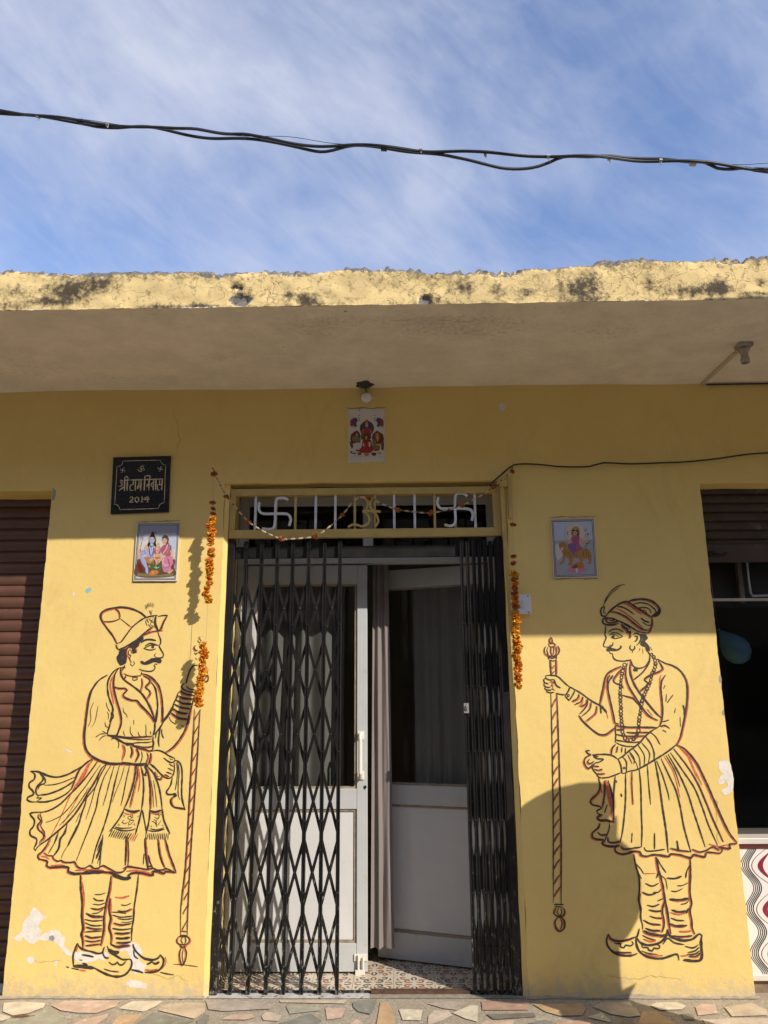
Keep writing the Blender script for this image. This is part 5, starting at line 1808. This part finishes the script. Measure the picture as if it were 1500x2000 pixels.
LU = Z([(1268,655,.72,'d'),(1267,715,.75,'d'),(1264,765,.8,'d'),(1260,818,.9,'o'),(1246,860,.95,'o'),(1243,902,1,'o'),(1252,940,.95,'o'),(1252,985,.95,'o'),(1250,1020,.85,'o'),(1242,1050,.95,'o'),(1241,1085,.78,'o'),(1242,1150,.95,'o'),(1240,1190,.98,'o'),(1228,1255,1,'o'),(1232,1300,1,'o'),(1228,1345,1.02,'o'),(1222,1390,1,'o'),(1215,1440,.85,'o'),(1232,1490,.9,'o'),(1202,1545,.9,'o'),(1192,1600,.95,'o'),(1215,1640,.95,'o'),(1212,1675,.9,'o')])
AZ = lambda L: [(180+x/6, 1160+y/6, s, k) for x, y, s, k in L]
LL = AZ([(1295,590,.95,'o'),(1308,635,.98,'o'),(1305,685,1.05,'o'),(1308,735,1,'o'),(1290,780,.98,'o'),(1288,830,.95,'o'),(1290,885,1.05,'o'),(1286,935,1.02,'o'),(1265,1000,1.05,'o'),(1268,1050,1,'o'),(1262,1100,1,'o'),(1262,1150,1,'o'),(1252,1200,1.05,'o'),(1250,1250,.95,'o'),(1258,1300,.95,'o')])
def nail(px, py, Y, label):
    p = at(px, py, Y); n = MB(); n.tube([(p.x, .01, p.z), (p.x, Y-.006, p.z+.004)], .002, 6); n.ball((p.x, Y-.008, p.z+.004), .0045, 5)
    tag(n.build('nail', RUST), label, 'nail')
YL = -.105
garland('marigold_garland', 'orange marigold garland in two lengths on one thread, reaching the painted raised hand', LU+LL, [(416, 918), (417, 980), (412, 1060), (406, 1176), (403, 1240), (398, 1262), (393, 1320), (388, 1380)], YL)
nail(416, 917, YL, 'rusty nail holding the garland left of the doorway')
RZ = lambda L: [(860+x/5.558, 1040+y/5.558, s, k) for x, y, s, k in L]
RG = [(1001.5, 1025, .85, 'd')] + RZ([(800,262,.8,'d'),(797,333,.88,'d'),(806,450,1.1,'o'),(798,505,1.0,'d'),(808,558,1.0,'o'),(808,605,.95,'d'),(810,660,1.05,'d'),(812,705,1.1,'o'),(812,765,1.0,'o'),(816,812,1.05,'d'),(818,868,1.0,'o'),(824,925,1.1,'o'),(828,970,1.1,'o'),(820,1040,1.0,'o'),(820,1090,1.02,'o'),(825,1130,.95,'o'),(822,1185,1.1,'o'),(830,1240,1.2,'o'),(830,1300,1.1,'o'),(826,1345,1.15,'o'),(838,1395,.95,'o'),(850,1440,1.0,'o'),(848,1485,1.0,'o'),(838,1545,.9,'o'),(842,1590,.95,'o'),(835,1645,.85,'o'),(855,1670,.8,'o')])
YR = -.085
garland('marigold_garland', 'long orange marigold garland hanging in front of the switch plate, right of the doorway', RG, [(1000, 918), (1001, 1025), (1004, 1087), (1006, 1180), (1009, 1290), (1012, 1352)], YR)
nail(1000, 916, YR, 'rusty nail holding the garland right of the doorway')
# threaded bud string across the grille
path = [(400+x/2.3077, 880+y/2.3077) for x, y in nums("40,105 60,135 80,175 100,207 140,258 200,322 240,350 280,372 345,398 400,398 430,396 500,385 560,345 620,290 680,220 740,214 800,241 870,265 950,277 1020,281 1090,267 1160,247 1240,205 1300,165 1340,130 1385,92")]
def yt(px): return -.060 if 445 < px < 985 else (-.10 if px < 430 or px > 995 else -.08)
tp = [at(x, y, yt(x)) for x, y in path]; root = empty('bud_string', tp[0], 'string of cream buds and dull orange marigolds draped in swags across the iron grille', 'garland', None)
cv = curve(tp, .004); mb = MB(); mb.tube(cv[::3], .0011, 5); keep(mb.build('thread', STRING, None), root)
BUD = mat('dried_cream_tuberose', (.46, .36, .23), .7, .2, 60); BUDD = mat('brown_dried_bud', (.14, .07, .04), .8, .3, 60)
L = 0; nxt = .012; kk = 0; last = cv[0]
bm_c = MB(); bm_c.lathe([(.0005, -.013), (.0035, -.011), (.0045, -.004), (.0055, .004), (.0035, .011), (.0005, .013)], 8)
bm_d = MB(); bm_d.ball((0, 0, 0), .0052, 5)
mc = bm_c.build('bud', BUD); md = bm_d.build('dry_bud', BUDD); mec, med = mc.data, md.data
bpy.data.objects.remove(mc); bpy.data.objects.remove(md); nb = 0
for i in range(1, len(cv)):
    L += (cv[i]-cv[i-1]).length
    if L > nxt and nb < 96:
        d = (cv[i]-cv[i-1]).normalized(); me = mec if kk % 2 == 0 else med; nxt += .021; kk += 1; nb += 1
        o = bpy.data.objects.new('bud' if me is mec else 'dry_bud', me); COL.objects.link(o); o.parent = root
        o.location = cv[i]-Vector(tp[0]); o.rotation_mode = 'QUATERNION'; o.rotation_quaternion = d.to_track_quat('Z', 'Y'); o.scale = [random.uniform(.85, 1.15)]*3
for x, y in [(400+x/2.3077, 880+y/2.3077) for x, y in nums("40,105 97,207 200,322 345,398 500,385 620,290 740,216 870,266 1020,281 1160,247 1300,165 1385,93")]:
    p = at(x, y, yt(x)-.004); o = bpy.data.objects.new('marigold', random.choice(FD)); COL.objects.link(o); o.parent = root
    o.location = p-Vector(tp[0]); o.rotation_euler = (random.random(), random.random(), random.random()*6); o.scale = [random.uniform(.8, 1.0)]*3

# ------------------------------------------------------------------ electrics
root = empty('switch_plate', at(1022, 1200, -.03), 'small ivory switch plate half hidden by the hanging garland', 'switch plate')
q0, q1 = at(999, 1199, -.03), at(1036, 1161, -.03)
m = MB(); m.box((q0.x, -.030, q0.z), (q1.x, .006, q1.z)); keep(m.build('box', IVORY, None, bevel=.003), root)
m = MB(); c = at(1019, 1180, -.03); m.box((c.x-.012, -.036, c.z-.022), (c.x+.010, -.029, c.z+.022)); keep(m.build('switch', mat('ivory_switch', (.56, .55, .50), .4), None, bevel=.002), root)
m = MB()
for x, y in ((1031, 1164), (1033, 1196)):
    p = at(x, y, -.03); m.lathe([(.0035, 0), (.0035, .003), (.0001, .003)], 8, Matrix.Translation((p.x, -.0295, p.z)) @ Matrix.Rotation(R_(90), 4, 'X'))
keep(m.build('screw', GATE, None), root)
for pts, lab in (([(980, 950), (985, 1040), (992, 1120), (1006, 1335)], 'yellow painted conduit strip running down the right door edge'), ([(995, 930), (996, 965), (998, 1012)], 'short yellow painted conduit strip beside the right door corner')):
    m = MB(); q = [at(x, y, -.012) for x, y in pts]
    for a, b in zip(q, q[1:]): m.bar((a.x, -.007, a.z), (b.x, -.007, b.z), .021, .018)
    tag(m.build('conduit_strip', YFRAME, bevel=.002), lab, 'conduit')
m = MB(); a, b = at(976, 950, -.02), at(991, 938, -.02); m.box((a.x, -.026, a.z), (b.x, .004, b.z)); tag(m.build('junction_box', YFRAME, bevel=.002), 'tiny yellow painted junction box at the upper right door corner', 'junction box')
m = MB(); q = curve([at(x, y, -.020) for x, y in ((955, 949), (962, 942), (977, 929), (994, 914), (1004, 908), (1026, 906), (1062, 908), (1087, 911), (1121, 912), (1152, 911), (1179, 904), (1230, 906), (1290, 904), (1340, 902), (1400, 896), (1440, 890), (1475, 886), (1530, 884), (1700, 886))], .03)
m.tube(q, .0048, 8); tag(m.build('wall_cable', WIRE), 'black cable running along the wall from the door corner to the right', 'cable')
# bulb over the poster
root = empty('wall_lamp', at(716, 780, -.05), 'white bulb and holder on the wall above the poster', 'lamp')
c = at(716, 777, -.02); W = mat('white_holder_plastic', (.62, .60, .55), .4, .06, 20); tl = Matrix.Translation((c.x, -.0, c.z+.008)) @ Matrix.Rotation(R_(112), 4, 'X')
m = MB(); m.lathe([(.0001, -.006), (.030, -.006), (.031, .006), (.024, .014), (.020, .030), (.021, .034), (.0001, .034)], 24, tl); keep(m.build('holder', W, None, smooth=False), root)
m = MB(); m.lathe([(.014, .03), (.0175, .036), (.026, .055), (.029, .072), (.026, .088), (.016, .099), (.0001, .102)], 24, tl); keep(m.build('bulb', mat('frosted_bulb_glass', (.66, .64, .62), .2, .02, 4), None, smooth=True), root)
m = MB(); rp = atz(712, 756, ZC-.01); m.tube(curve([Vector((c.x, -.018, c.z+.03)), Vector((c.x-.006, -.012, c.z+.06)), Vector((rp.x, rp.y, ZC-.012))], .01), .0035, 6); keep(m.build('flex', WIRE, None), root)
# dark ceiling rose, scalloped like a leaf
m = MB(); n = 28; cc = Vector((rp.x+.001, rp.y-.02, ZC-.010)); vs = [cc+Vector((0, .0, -.018))]
for i in range(n):
    a = i/n*2*math.pi; r = .060*(1+.12*math.cos(5*a)+.06*math.sin(3*a)); vs.append(cc+Vector((r*math.cos(a), r*1.05*math.sin(a), .012)))
vs.append(cc+Vector((0, 0, .016))); m.add(vs, [(0, 1+(i+1) % n, 1+i) for i in range(n)]+[(n+1, 1+i, 1+(i+1) % n) for i in range(n)])
tag(m.build('ceiling_rose', mat('dark_bakelite', (.045, .035, .03), .6, .3, 60)), 'dark scalloped ceiling rose on the soffit above the bulb', 'ceiling rose')
# bulbless holder on the soffit at the right with its conduit
p = atz(1452, 672, ZC); root = empty('ceiling_lamp_holder', p, 'grey paint-smeared lamp holder without a bulb under the right soffit', 'lamp holder')
PS = mat('paint_smeared_holder', (.36, .31, .25), .7, .25, 40, .3, wear=(.12, .1, .09), wscale=60, wth=.6)
m = MB(); m.box((p.x-.035, p.y-.035, ZC-.022), (p.x+.035, p.y+.035, ZC+.006)); keep(m.build('block', PS, None, bevel=.003), root)
m = MB(); m.lathe([(.0001, -.001), (.026, -.001), (.028, -.018), (.020, -.026), (.018, -.05), (.022, -.058), (.022, -.082), (.018, -.084), (.016, -.06), (.0001, -.058)], 20, Matrix.Translation((p.x-.002, p.y, ZC-.02))); keep(m.build('holder', PS, None, smooth=True), root); 
a, b = atz(1372, 747, ZC), atz(1437, 686, ZC); m = MB(); m.bar((a.x, -.01, ZC-.004), (b.x, b.y, ZC-.004), .022, .02, (0, 0, -1)); tag(m.build('conduit_strip', mat('soffit_paint_conduit', (.55, .44, .30), .6, .15, 12), bevel=.002), 'pale conduit strip running across the soffit to the right lamp holder', 'conduit')
m = MB(); m.tube([(a.x+.02, -.012, ZC-.014), (a.x+.6, -.012, ZC-.012), (XB, -.012, ZC-.010)], .005, 6); tag(m.build('ceiling_cable', WIRE), 'dark cable along the right joint of wall and soffit', 'cable')

# ------------------------------------------------------------------ overhead cables
YC = -.45
root = empty('overhead_cables', at(750, 288, YC), 'bundle of sagging black service cables tied together across the sky', 'overhead cables')
C1 = [(-200,188),(0,214),(75,226),(150,236),(215,242),(290,250),(340,253),(385,251),(440,259),(475,262),(505,269),(560,279),(620,283),(690,284),(750,288),(820,293),(880,295),(950,300),(1050,303),(1100,306),(1180,308),(1250,312),(1300,314),(1345,317),(1400,320),(1440,324),(1470,328),(1500,328),(1700,345)]
C2 = [(-200,192),(0,220),(75,229),(155,238),(190,246),(230,251),(290,250),(330,255),(375,263),(420,270),(470,273),(515,276),(560,281),(590,287),(625,295),(650,294),(690,287),(745,289),(800,294),(850,300),(900,312),(950,323),(990,328),(1040,325),(1075,316),(1100,308),(1150,309),(1190,305),(1215,306),(1290,309),(1340,318),(1375,320),(1400,330),(1430,330),(1460,326),(1500,333),(1700,350)]
C3 = [(0,216),(150,235),(300,248),(390,255),(515,267),(600,272),(690,281),(820,291),(950,297),(1200,309),(1345,316),(1500,320)]
for pts, r, nm in ((C1, .0085, 'cable'), (C2, .0085, 'cable'), (C3, .0016, 'stay_wire')):
    off = 0 if pts is C1 else (.02 if pts is C2 else -.012)
    m = MB(); q = curve([at(x, y, YC+off) for x, y in pts], .03); m.tube([Vector((p.x, p.y+.012*math.sin(i*.35+off*90), p.z)) for i, p in enumerate(q)], r, 8); keep(m.build(nm, WIRE, None, smooth=True), root)
CL = mat('pale_plastic_clip', (.38, .36, .34), .6)
for x, y, big in ((75,228,0),(157,238,1),(210,243,0),(750,290,1),(822,292,0),(948,301,0),(1071,306,0),(1190,310,0),(1290,314,0),(1353,319,1)):
    p = at(x, y, YC+.005); m = MB(); m.tube([p+Vector((-.008-.008*big, 0, .002)), p+Vector((.008+.008*big, 0, -.001))], .016 if big else .0115, 10)
    if not big: m.tube([p+Vector((0, 0, 0)), p+Vector((.002, 0, -.022))], .004, 6)
    keep(m.build('tie', CL if not big or x > 1300 else WIRE, None), root)

# ------------------------------------------------------------------ loose things
c = at(1437, 1268, .26); rt = Matrix.Translation(c) @ Matrix.Rotation(R_(-38), 4, 'Y')
root = empty('balloon', c, 'half deflated blue balloon behind the dark shop glass', 'balloon')
m = MB(); m.lathe([(.0001, -.085), (.03, -.079), (.06, -.055), (.076, -.015), (.074, .02), (.056, .06), (.034, .09), (.019, .112), (.013, .125), (.0001, .128)], 28, rt); keep(m.build('bag', mat('blue_latex', (.16, .40, .66), .3, .08, 6, 0), None, smooth=True), root)
m = MB(); m.lathe([(.004, .124), (.006, .130), (.013, .140), (.012, .142), (.0001, .132)], 14, rt); keep(m.build('knot', MATS['blue_latex'], None), root)
m = MB(); v = rt @ Vector((0, 0, .13)); m.tube([v, v+Vector((-.01, .01, .2)), v+Vector((-.012, .02, 1.0))], .001, 4); keep(m.build('thread', STRING, None), root)
# coil of cord standing behind the gate post
root = None; m = MB(); CORD = mat('brown_jute_cord', (.30, .23, .13), .8, .35, 60, .4)
b0 = at(421, 1930, .10); 
for i in range(6):
    o_ = i*.0085; x0 = b0.x-.002+o_; x1 = b0.x+.075-o_*.35; zb_ = .018+o_*1.1; ztp = .30-o_*.9
    m.tube(curve([Vector((x0+.01, .10+.003*i, ztp)), Vector((x0, .10+.003*i, ztp*.6)), Vector((x0+.004, .105, zb_+.03)), Vector((x0+.018, .105, zb_)), Vector((x1-.012, .108, zb_-.002)), Vector((x1, .108, zb_+.022))]+([Vector((x1-.004, .108, ztp*.45))] if i < 2 else []), .012), .0034, 6)
tag(m.build('cord_coil', CORD), 'loosely coiled brown cord standing at the foot of the left gate post', 'cord')
p = atz(40, 1985.5, .006); m = MB()
m.add([p+Vector((-.045, -.002, 0)), p+Vector((-.02, -.014, .003)), p+Vector((.02, -.012, .004)), p+Vector((.047, .004, .001)), p+Vector((.02, .014, .004)), p+Vector((-.02, .012, .003)), p+Vector((0, 0, .0075))], [(0, 1, 6), (1, 2, 6), (2, 3, 6), (3, 4, 6), (4, 5, 6), (5, 0, 6)])
m.tube([p+Vector((.045, .004, .002)), p+Vector((.062, .008, .002))], .0012, 5)
tag(m.build('dry_leaf', mat('dry_brown_leaf', (.19, .085, .035), .8, .3, 60)), 'brown curled dry leaf lying on the paving in front of the left pier', 'leaf')

# ------------------------------------------------------------------ unseen balcony, added to cast the upper shadow on the right pier
nb_ = empty('shade_balcony', (3.6, -1.2, 0), 'added unseen balcony that shades the upper right pier', 'house')
NBM = mat('shade_balcony_render', (.55, .48, .36), .8, .15, 3, .3, 30)
m = MB(); m.box((1.98, -1.54, 3.119), (6.5, YF-.03, 3.20)); keep(m.build('balcony_slab', NBM, None), nb_)
m = MB(); m.box((1.98, -1.54, 3.202), (6.5, -1.528, 3.664)); keep(m.build('balcony_parapet', NBM, None), nb_)
m = MB(); m.box((6.0, -1.40, -.14), (6.5, -.98, 3.115)); keep(m.build('pillar', NBM, None, bevel=.01), nb_)
# ------------------------------------------------------------------ unseen house added behind the camera to block sky light from the wall
oh = empty('sky_blocking_house', (0, -8.5, -.15), 'added unseen two storey house that keeps sky light off the wall', 'house')
OHM = mat('faded_ochre_render', (.30, .25, .19), .9, .2, 2, .3, 20); WD = mat('dark_window_wood', (.06, .045, .035), .7, .2, 20)
m = MB(); m.box((-14, -16, -.15), (14, -8.6, 6.1)); keep(m.build('wall', OHM, None), oh)
m = MB(); m.box((-14.2, -16.2, 6.105), (14.2, -8.3, 6.3)); keep(m.build('roof', OHM, None, bevel=.02), oh)
for fx in (-11, -7.6, -4.2, -.8, 2.6, 6, 9.4):
    for fz in (.9, 3.9):
        wn = MB(); wn.box((fx-.55, -8.66, fz), (fx+.55, -8.56, fz+1.3)); wo = keep(wn.build('window', WD, None, bevel=.01), oh)
        pn = MB(); pn.box((fx-.46, -8.57, fz+.08), (fx-.03, -8.55, fz+1.22)); pn.box((fx+.03, -8.57, fz+.08), (fx+.46, -8.55, fz+1.22)); p_ = pn.build('pane', BGLASS, None); p_.parent = wo
m = MB(); m.box((-2.9, -8.66, -.14), (-1.9, -8.55, 2.0)); keep(m.build('door', WD, None, bevel=.01), oh)

# ------------------------------------------------------------------ unseen figure with a bundle, added and shaped to cast the right pier's shadow
def shadow_figure(px, py):
    root = empty('shadow_figure', (px, py, 0), 'added unseen figure in a long tunic, arms raised, casting the shadow on the right pier', 'shadow_figure')
    def skinned(name, chains, m, sub=2):
        vs, es, rs = [], [], []; key = {}
        for ch in chains:
            prev = None
            for x, y, z, r in ch:
                k_ = (round(x, 3), round(y, 3), round(z, 3))
                if k_ not in key: key[k_] = len(vs); vs.append((px+x, py+y, z)); rs.append(r)
                if prev is not None and prev != key[k_]: es.append((prev, key[k_]))
                prev = key[k_]
        me = bpy.data.meshes.new(name); me.from_pydata(vs, es, []); o = bpy.data.objects.new(name, me); COL.objects.link(o); me.materials.append(m)
        sk = o.modifiers.new('skin', 'SKIN'); sk.use_smooth_shade = True
        for i, r in enumerate(rs):
            me.skin_vertices[0].data[i].radius = (r, r) if not isinstance(r, tuple) else r
        me.skin_vertices[0].data[0].use_root = True
        ss = o.modifiers.new('smooth', 'SUBSURF'); ss.levels = ss.render_levels = sub
        return keep(o, root)
    SK = mat('warm_brown_skin', (.28, .15, .09), .55, .08, 30); CLO = mat('grey_cotton_tunic', (.22, .23, .25), .85, .1, 20, .3, 150); TR = mat('dark_trousers', (.05, .05, .06), .85, .1, 20)
    # body: pelvis root, spine, head, arms, legs, hands
    pel = (0, 0, .95, (.15, .11)); che = (0, 0, 1.32, (.17, .12)); shl = (0, .0, 1.47, (.14, .10)); nec = (0, .01, 1.56, .055); hd0 = (0, .03, 1.64, (.072, .085)); hd1 = (0, .025, 1.72, (.080, .098)); hd2 = (0, .02, 1.80, (.065, .08))
    RS, RE, RW = (.20, 0, 1.46, .066), (.315, .02, 1.50, .048), (.22, .04, 1.72, .032)
    LS, LE, LW_ = (-.20, 0, 1.46, .066), (-.315, .02, 1.50, .048), (-.24, .04, 1.72, .032)
    body = [[pel, (0, 0, 1.14, (.14, .10)), che, shl, nec, hd0, hd1, hd2],
            [shl, RS, RE, RW, (.20, .05, 1.78, .03)], [shl, LS, LE, LW_, (-.23, .05, 1.78, .03)],
            [pel, (.10, 0, .90, .09), (.12, .01, .50, .058), (.12, -.03, .10, .042), (.13, .0, .045, .04), (.14, .14, .03, .032)],
            [pel, (-.10, 0, .90, .09), (-.12, .01, .50, .058), (-.12, -.03, .10, .042), (-.13, .0, .045, .04), (-.14, .14, .03, .032)]]
    for i in range(4):
        body.append([(.20, .05, 1.78, .03), (.19, .03+.018*i-.02, 1.83, .010), (.175, .03+.018*i-.022, 1.865+.006*(i in (1, 2)), .009)])
        body.append([(-.23, .05, 1.78, .03), (-.22, .03+.018*i-.02, 1.83, .010), (-.205, .03+.018*i-.022, 1.865+.006*(i in (1, 2)), .009)])
    body.append([(.20, .05, 1.78, .03), (.205, .085, 1.80, .011), (.19, .10, 1.83, .009)]); body.append([(-.23, .05, 1.78, .03), (-.235, .085, 1.80, .011), (-.22, .10, 1.83, .009)])
    b_ = skinned('body', body, SK)
    skinned('tunic', [[(0, 0, .42, (.24, .20)), (0, 0, .7, (.23, .19)), (0, 0, 1.0, (.22, .17)), (0, 0, 1.2, (.22, .17)), (0, 0, 1.38, (.225, .16)), (0, 0, 1.49, (.13, .10))],
                      [(0, 0, 1.38, (.225, .16)), (.225, 0, 1.45, .085), (.32, .02, 1.50, .062), (.24, .035, 1.66, .046)], [(0, 0, 1.38, (.225, .16)), (-.225, 0, 1.45, .085), (-.32, .02, 1.50, .062), (-.26, .035, 1.66, .046)]], CLO)
    skinned('trousers', [[(0, 0, .93, (.16, .12)), (.10, 0, .86, .10), (.12, .01, .5, .078), (.12, -.025, .09, .066)], [(0, 0, .93, (.16, .12)), (-.10, 0, .86, .10), (-.12, .01, .5, .078), (-.12, -.025, .09, .066)]], TR)
    h = MB(); h.lathe([(.28, -.44), (.285, -.34), (.27, -.20), (.21, -.06), (.125, .02), (.11, .075), (.06, .10), (.0001, .104)], 24, Matrix.Translation((px, py-.03, 1.72)) @ Matrix.Diagonal((1, 1.15, 1, 1))); keep(h.build('head_cloth', TR, None, smooth=True), root)
    bu = MB(); n = 28; bu.lathe([(max(1e-4, math.sin(math.pi*i/14))*(1+.06*math.sin(i*2.3)), -math.cos(math.pi*i/14)) for i in range(15)], n, Matrix.Translation((px-.02, py+.01, 1.895)) @ Matrix.Diagonal((.23, .17, .09, 1)))
    bu.v = [(x+.012*noise.noise(Vector((x*14, y*14, z*14))), y+.012*noise.noise(Vector((x*14, y*14, z*14+9))), z+.015*noise.noise(Vector((x*9, y*9, z*9+4)))) for x, y, z in bu.v]
    bu.tube([(px-.02, py+.01, 1.975), (px+.01, py+.02, 2.0), (px-.01, py+.0, 2.01)], [.03, .02, .028], 8)
    tag(bu.build('shadow_bundle', mat('checked_brown_cloth', (.22, .12, .07), .9, .3, 30), smooth=True), 'brown cloth bundle added to shape the top of the cast shadow', 'bundle')
    f = MB(); f.tube([(px, py+.115, 1.725), (px, py+.14, 1.69), (px, py+.118, 1.68)], [.008, .014, .010], 6)
    for s in (-1, 1): f.ball((px+.034*s, py+.108, 1.725), .011, 5); f.ball((px+.088*s, py+.02, 1.70), .022, 5)
    f.tube([(px-.025, py+.113, 1.645), (px, py+.12, 1.643), (px+.025, py+.113, 1.645)], .007, 5); keep(f.build('face', SK, None, smooth=True), root)
shadow_figure(1.80, -1.0)
for o in bpy.data.objects:
    if o.name in ('shadow_figure',): o.scale = (.92, .92, .90)
    if o.name == 'shadow_bundle':
        for v in o.data.vertices: v.co = Vector((1.80+(v.co.x-1.80)*.95, v.co.y, v.co.z*.90))

SKY_GAIN = (.98, .92, .98)
CLOUD = (2.95, 3.08, 3.6)
CL_OFF = (0, 0, 0)
SKY_STR = .15
SUN_E = 3.05
EXPO = 0.75
# ------------------------------------------------------------------ sky and sun
w = bpy.data.worlds.new('World'); scene.world = w; w.use_nodes = True; nt = w.node_tree; nt.nodes.clear()
out = nt.nodes.new('ShaderNodeOutputWorld'); bg = nt.nodes.new('ShaderNodeBackground'); nt.links.new(bg.outputs[0], out.inputs[0])
EL = math.asin(SUN.z); AZ_ = math.atan2(SUN.x, SUN.y)
sky = nt.nodes.new('ShaderNodeTexSky'); sky.sky_type = 'NISHITA'; sky.sun_disc = False; sky.sun_elevation = EL; sky.sun_rotation = AZ_
sky.altitude = 600; sky.air_density = 1.0; sky.dust_density = .4; sky.ozone_density = 2.0
tc = nt.nodes.new('ShaderNodeTexCoord')
def cl(rot, sc, scale, det, rough, dist, off=(0, 0, 0)):      # drifting cirrus, a function of direction in the sky only
    mp = nt.nodes.new('ShaderNodeMapping'); mp.inputs['Rotation'].default_value = (0, R_(rot), 0); nt.links.new(tc.outputs['Generated'], mp.inputs[0])
    m2 = nt.nodes.new('ShaderNodeMapping'); m2.inputs['Scale'].default_value = sc; m2.inputs['Location'].default_value = off; nt.links.new(mp.outputs[0], m2.inputs[0])
    n = nd(nt, 'ShaderNodeTexNoise', Scale=scale, Detail=det, Roughness=rough, Distortion=dist); nt.links.new(m2.outputs[0], n.inputs['Vector']); return n.outputs[0]
c1 = ramp(nt, cl(-28, (.75, 1, 1.5), 3.1, 6, .52, .25, CL_OFF), .40, .63)
c2 = ramp(nt, cl(-36, (.6, 1, 2.6), 8.0, 8, .62, .5, (4.1, 2.0, .7)), .36, .74)
c3 = ramp(nt, cl(-20, (.9, 1, 1.5), 11.0, 8, .6, .7, (1.1, 7.0, 3.7)), .42, .78)
s = mix(nt, .32, c1, c2); s = mix(nt, .15, s, c3)
f = nd(nt, 'ShaderNodeMath', operation='MULTIPLY'); f.inputs[1].default_value = .92; nt.links.new(s, f.inputs[0])
gain = mix(nt, 1.0, sky.outputs[0], SKY_GAIN, 'MULTIPLY')
colr = mix(nt, f.outputs[0], gain, CLOUD)
nt.links.new(colr, bg.inputs[0]); bg.inputs[1].default_value = SKY_STR
sl = bpy.data.lights.new('sun', 'SUN'); sl.energy = SUN_E; sl.angle = R_(.55); sl.color = (1.0, .925, .83)
so = bpy.data.objects.new('sun', sl); COL.objects.link(so); so.rotation_euler = SUN.to_track_quat('Z', 'Y').to_euler(); so.location = (6, -6, 8)
vs = scene.view_settings; vs.view_transform = 'Standard'; vs.look = 'None'; vs.exposure = EXPO; vs.gamma = 1.0; vs.use_curve_mapping = False
scene.render.resolution_x = 768; scene.render.resolution_y = 1024
scene.cycles.max_bounces = 8; scene.cycles.transparent_max_bounces = 12
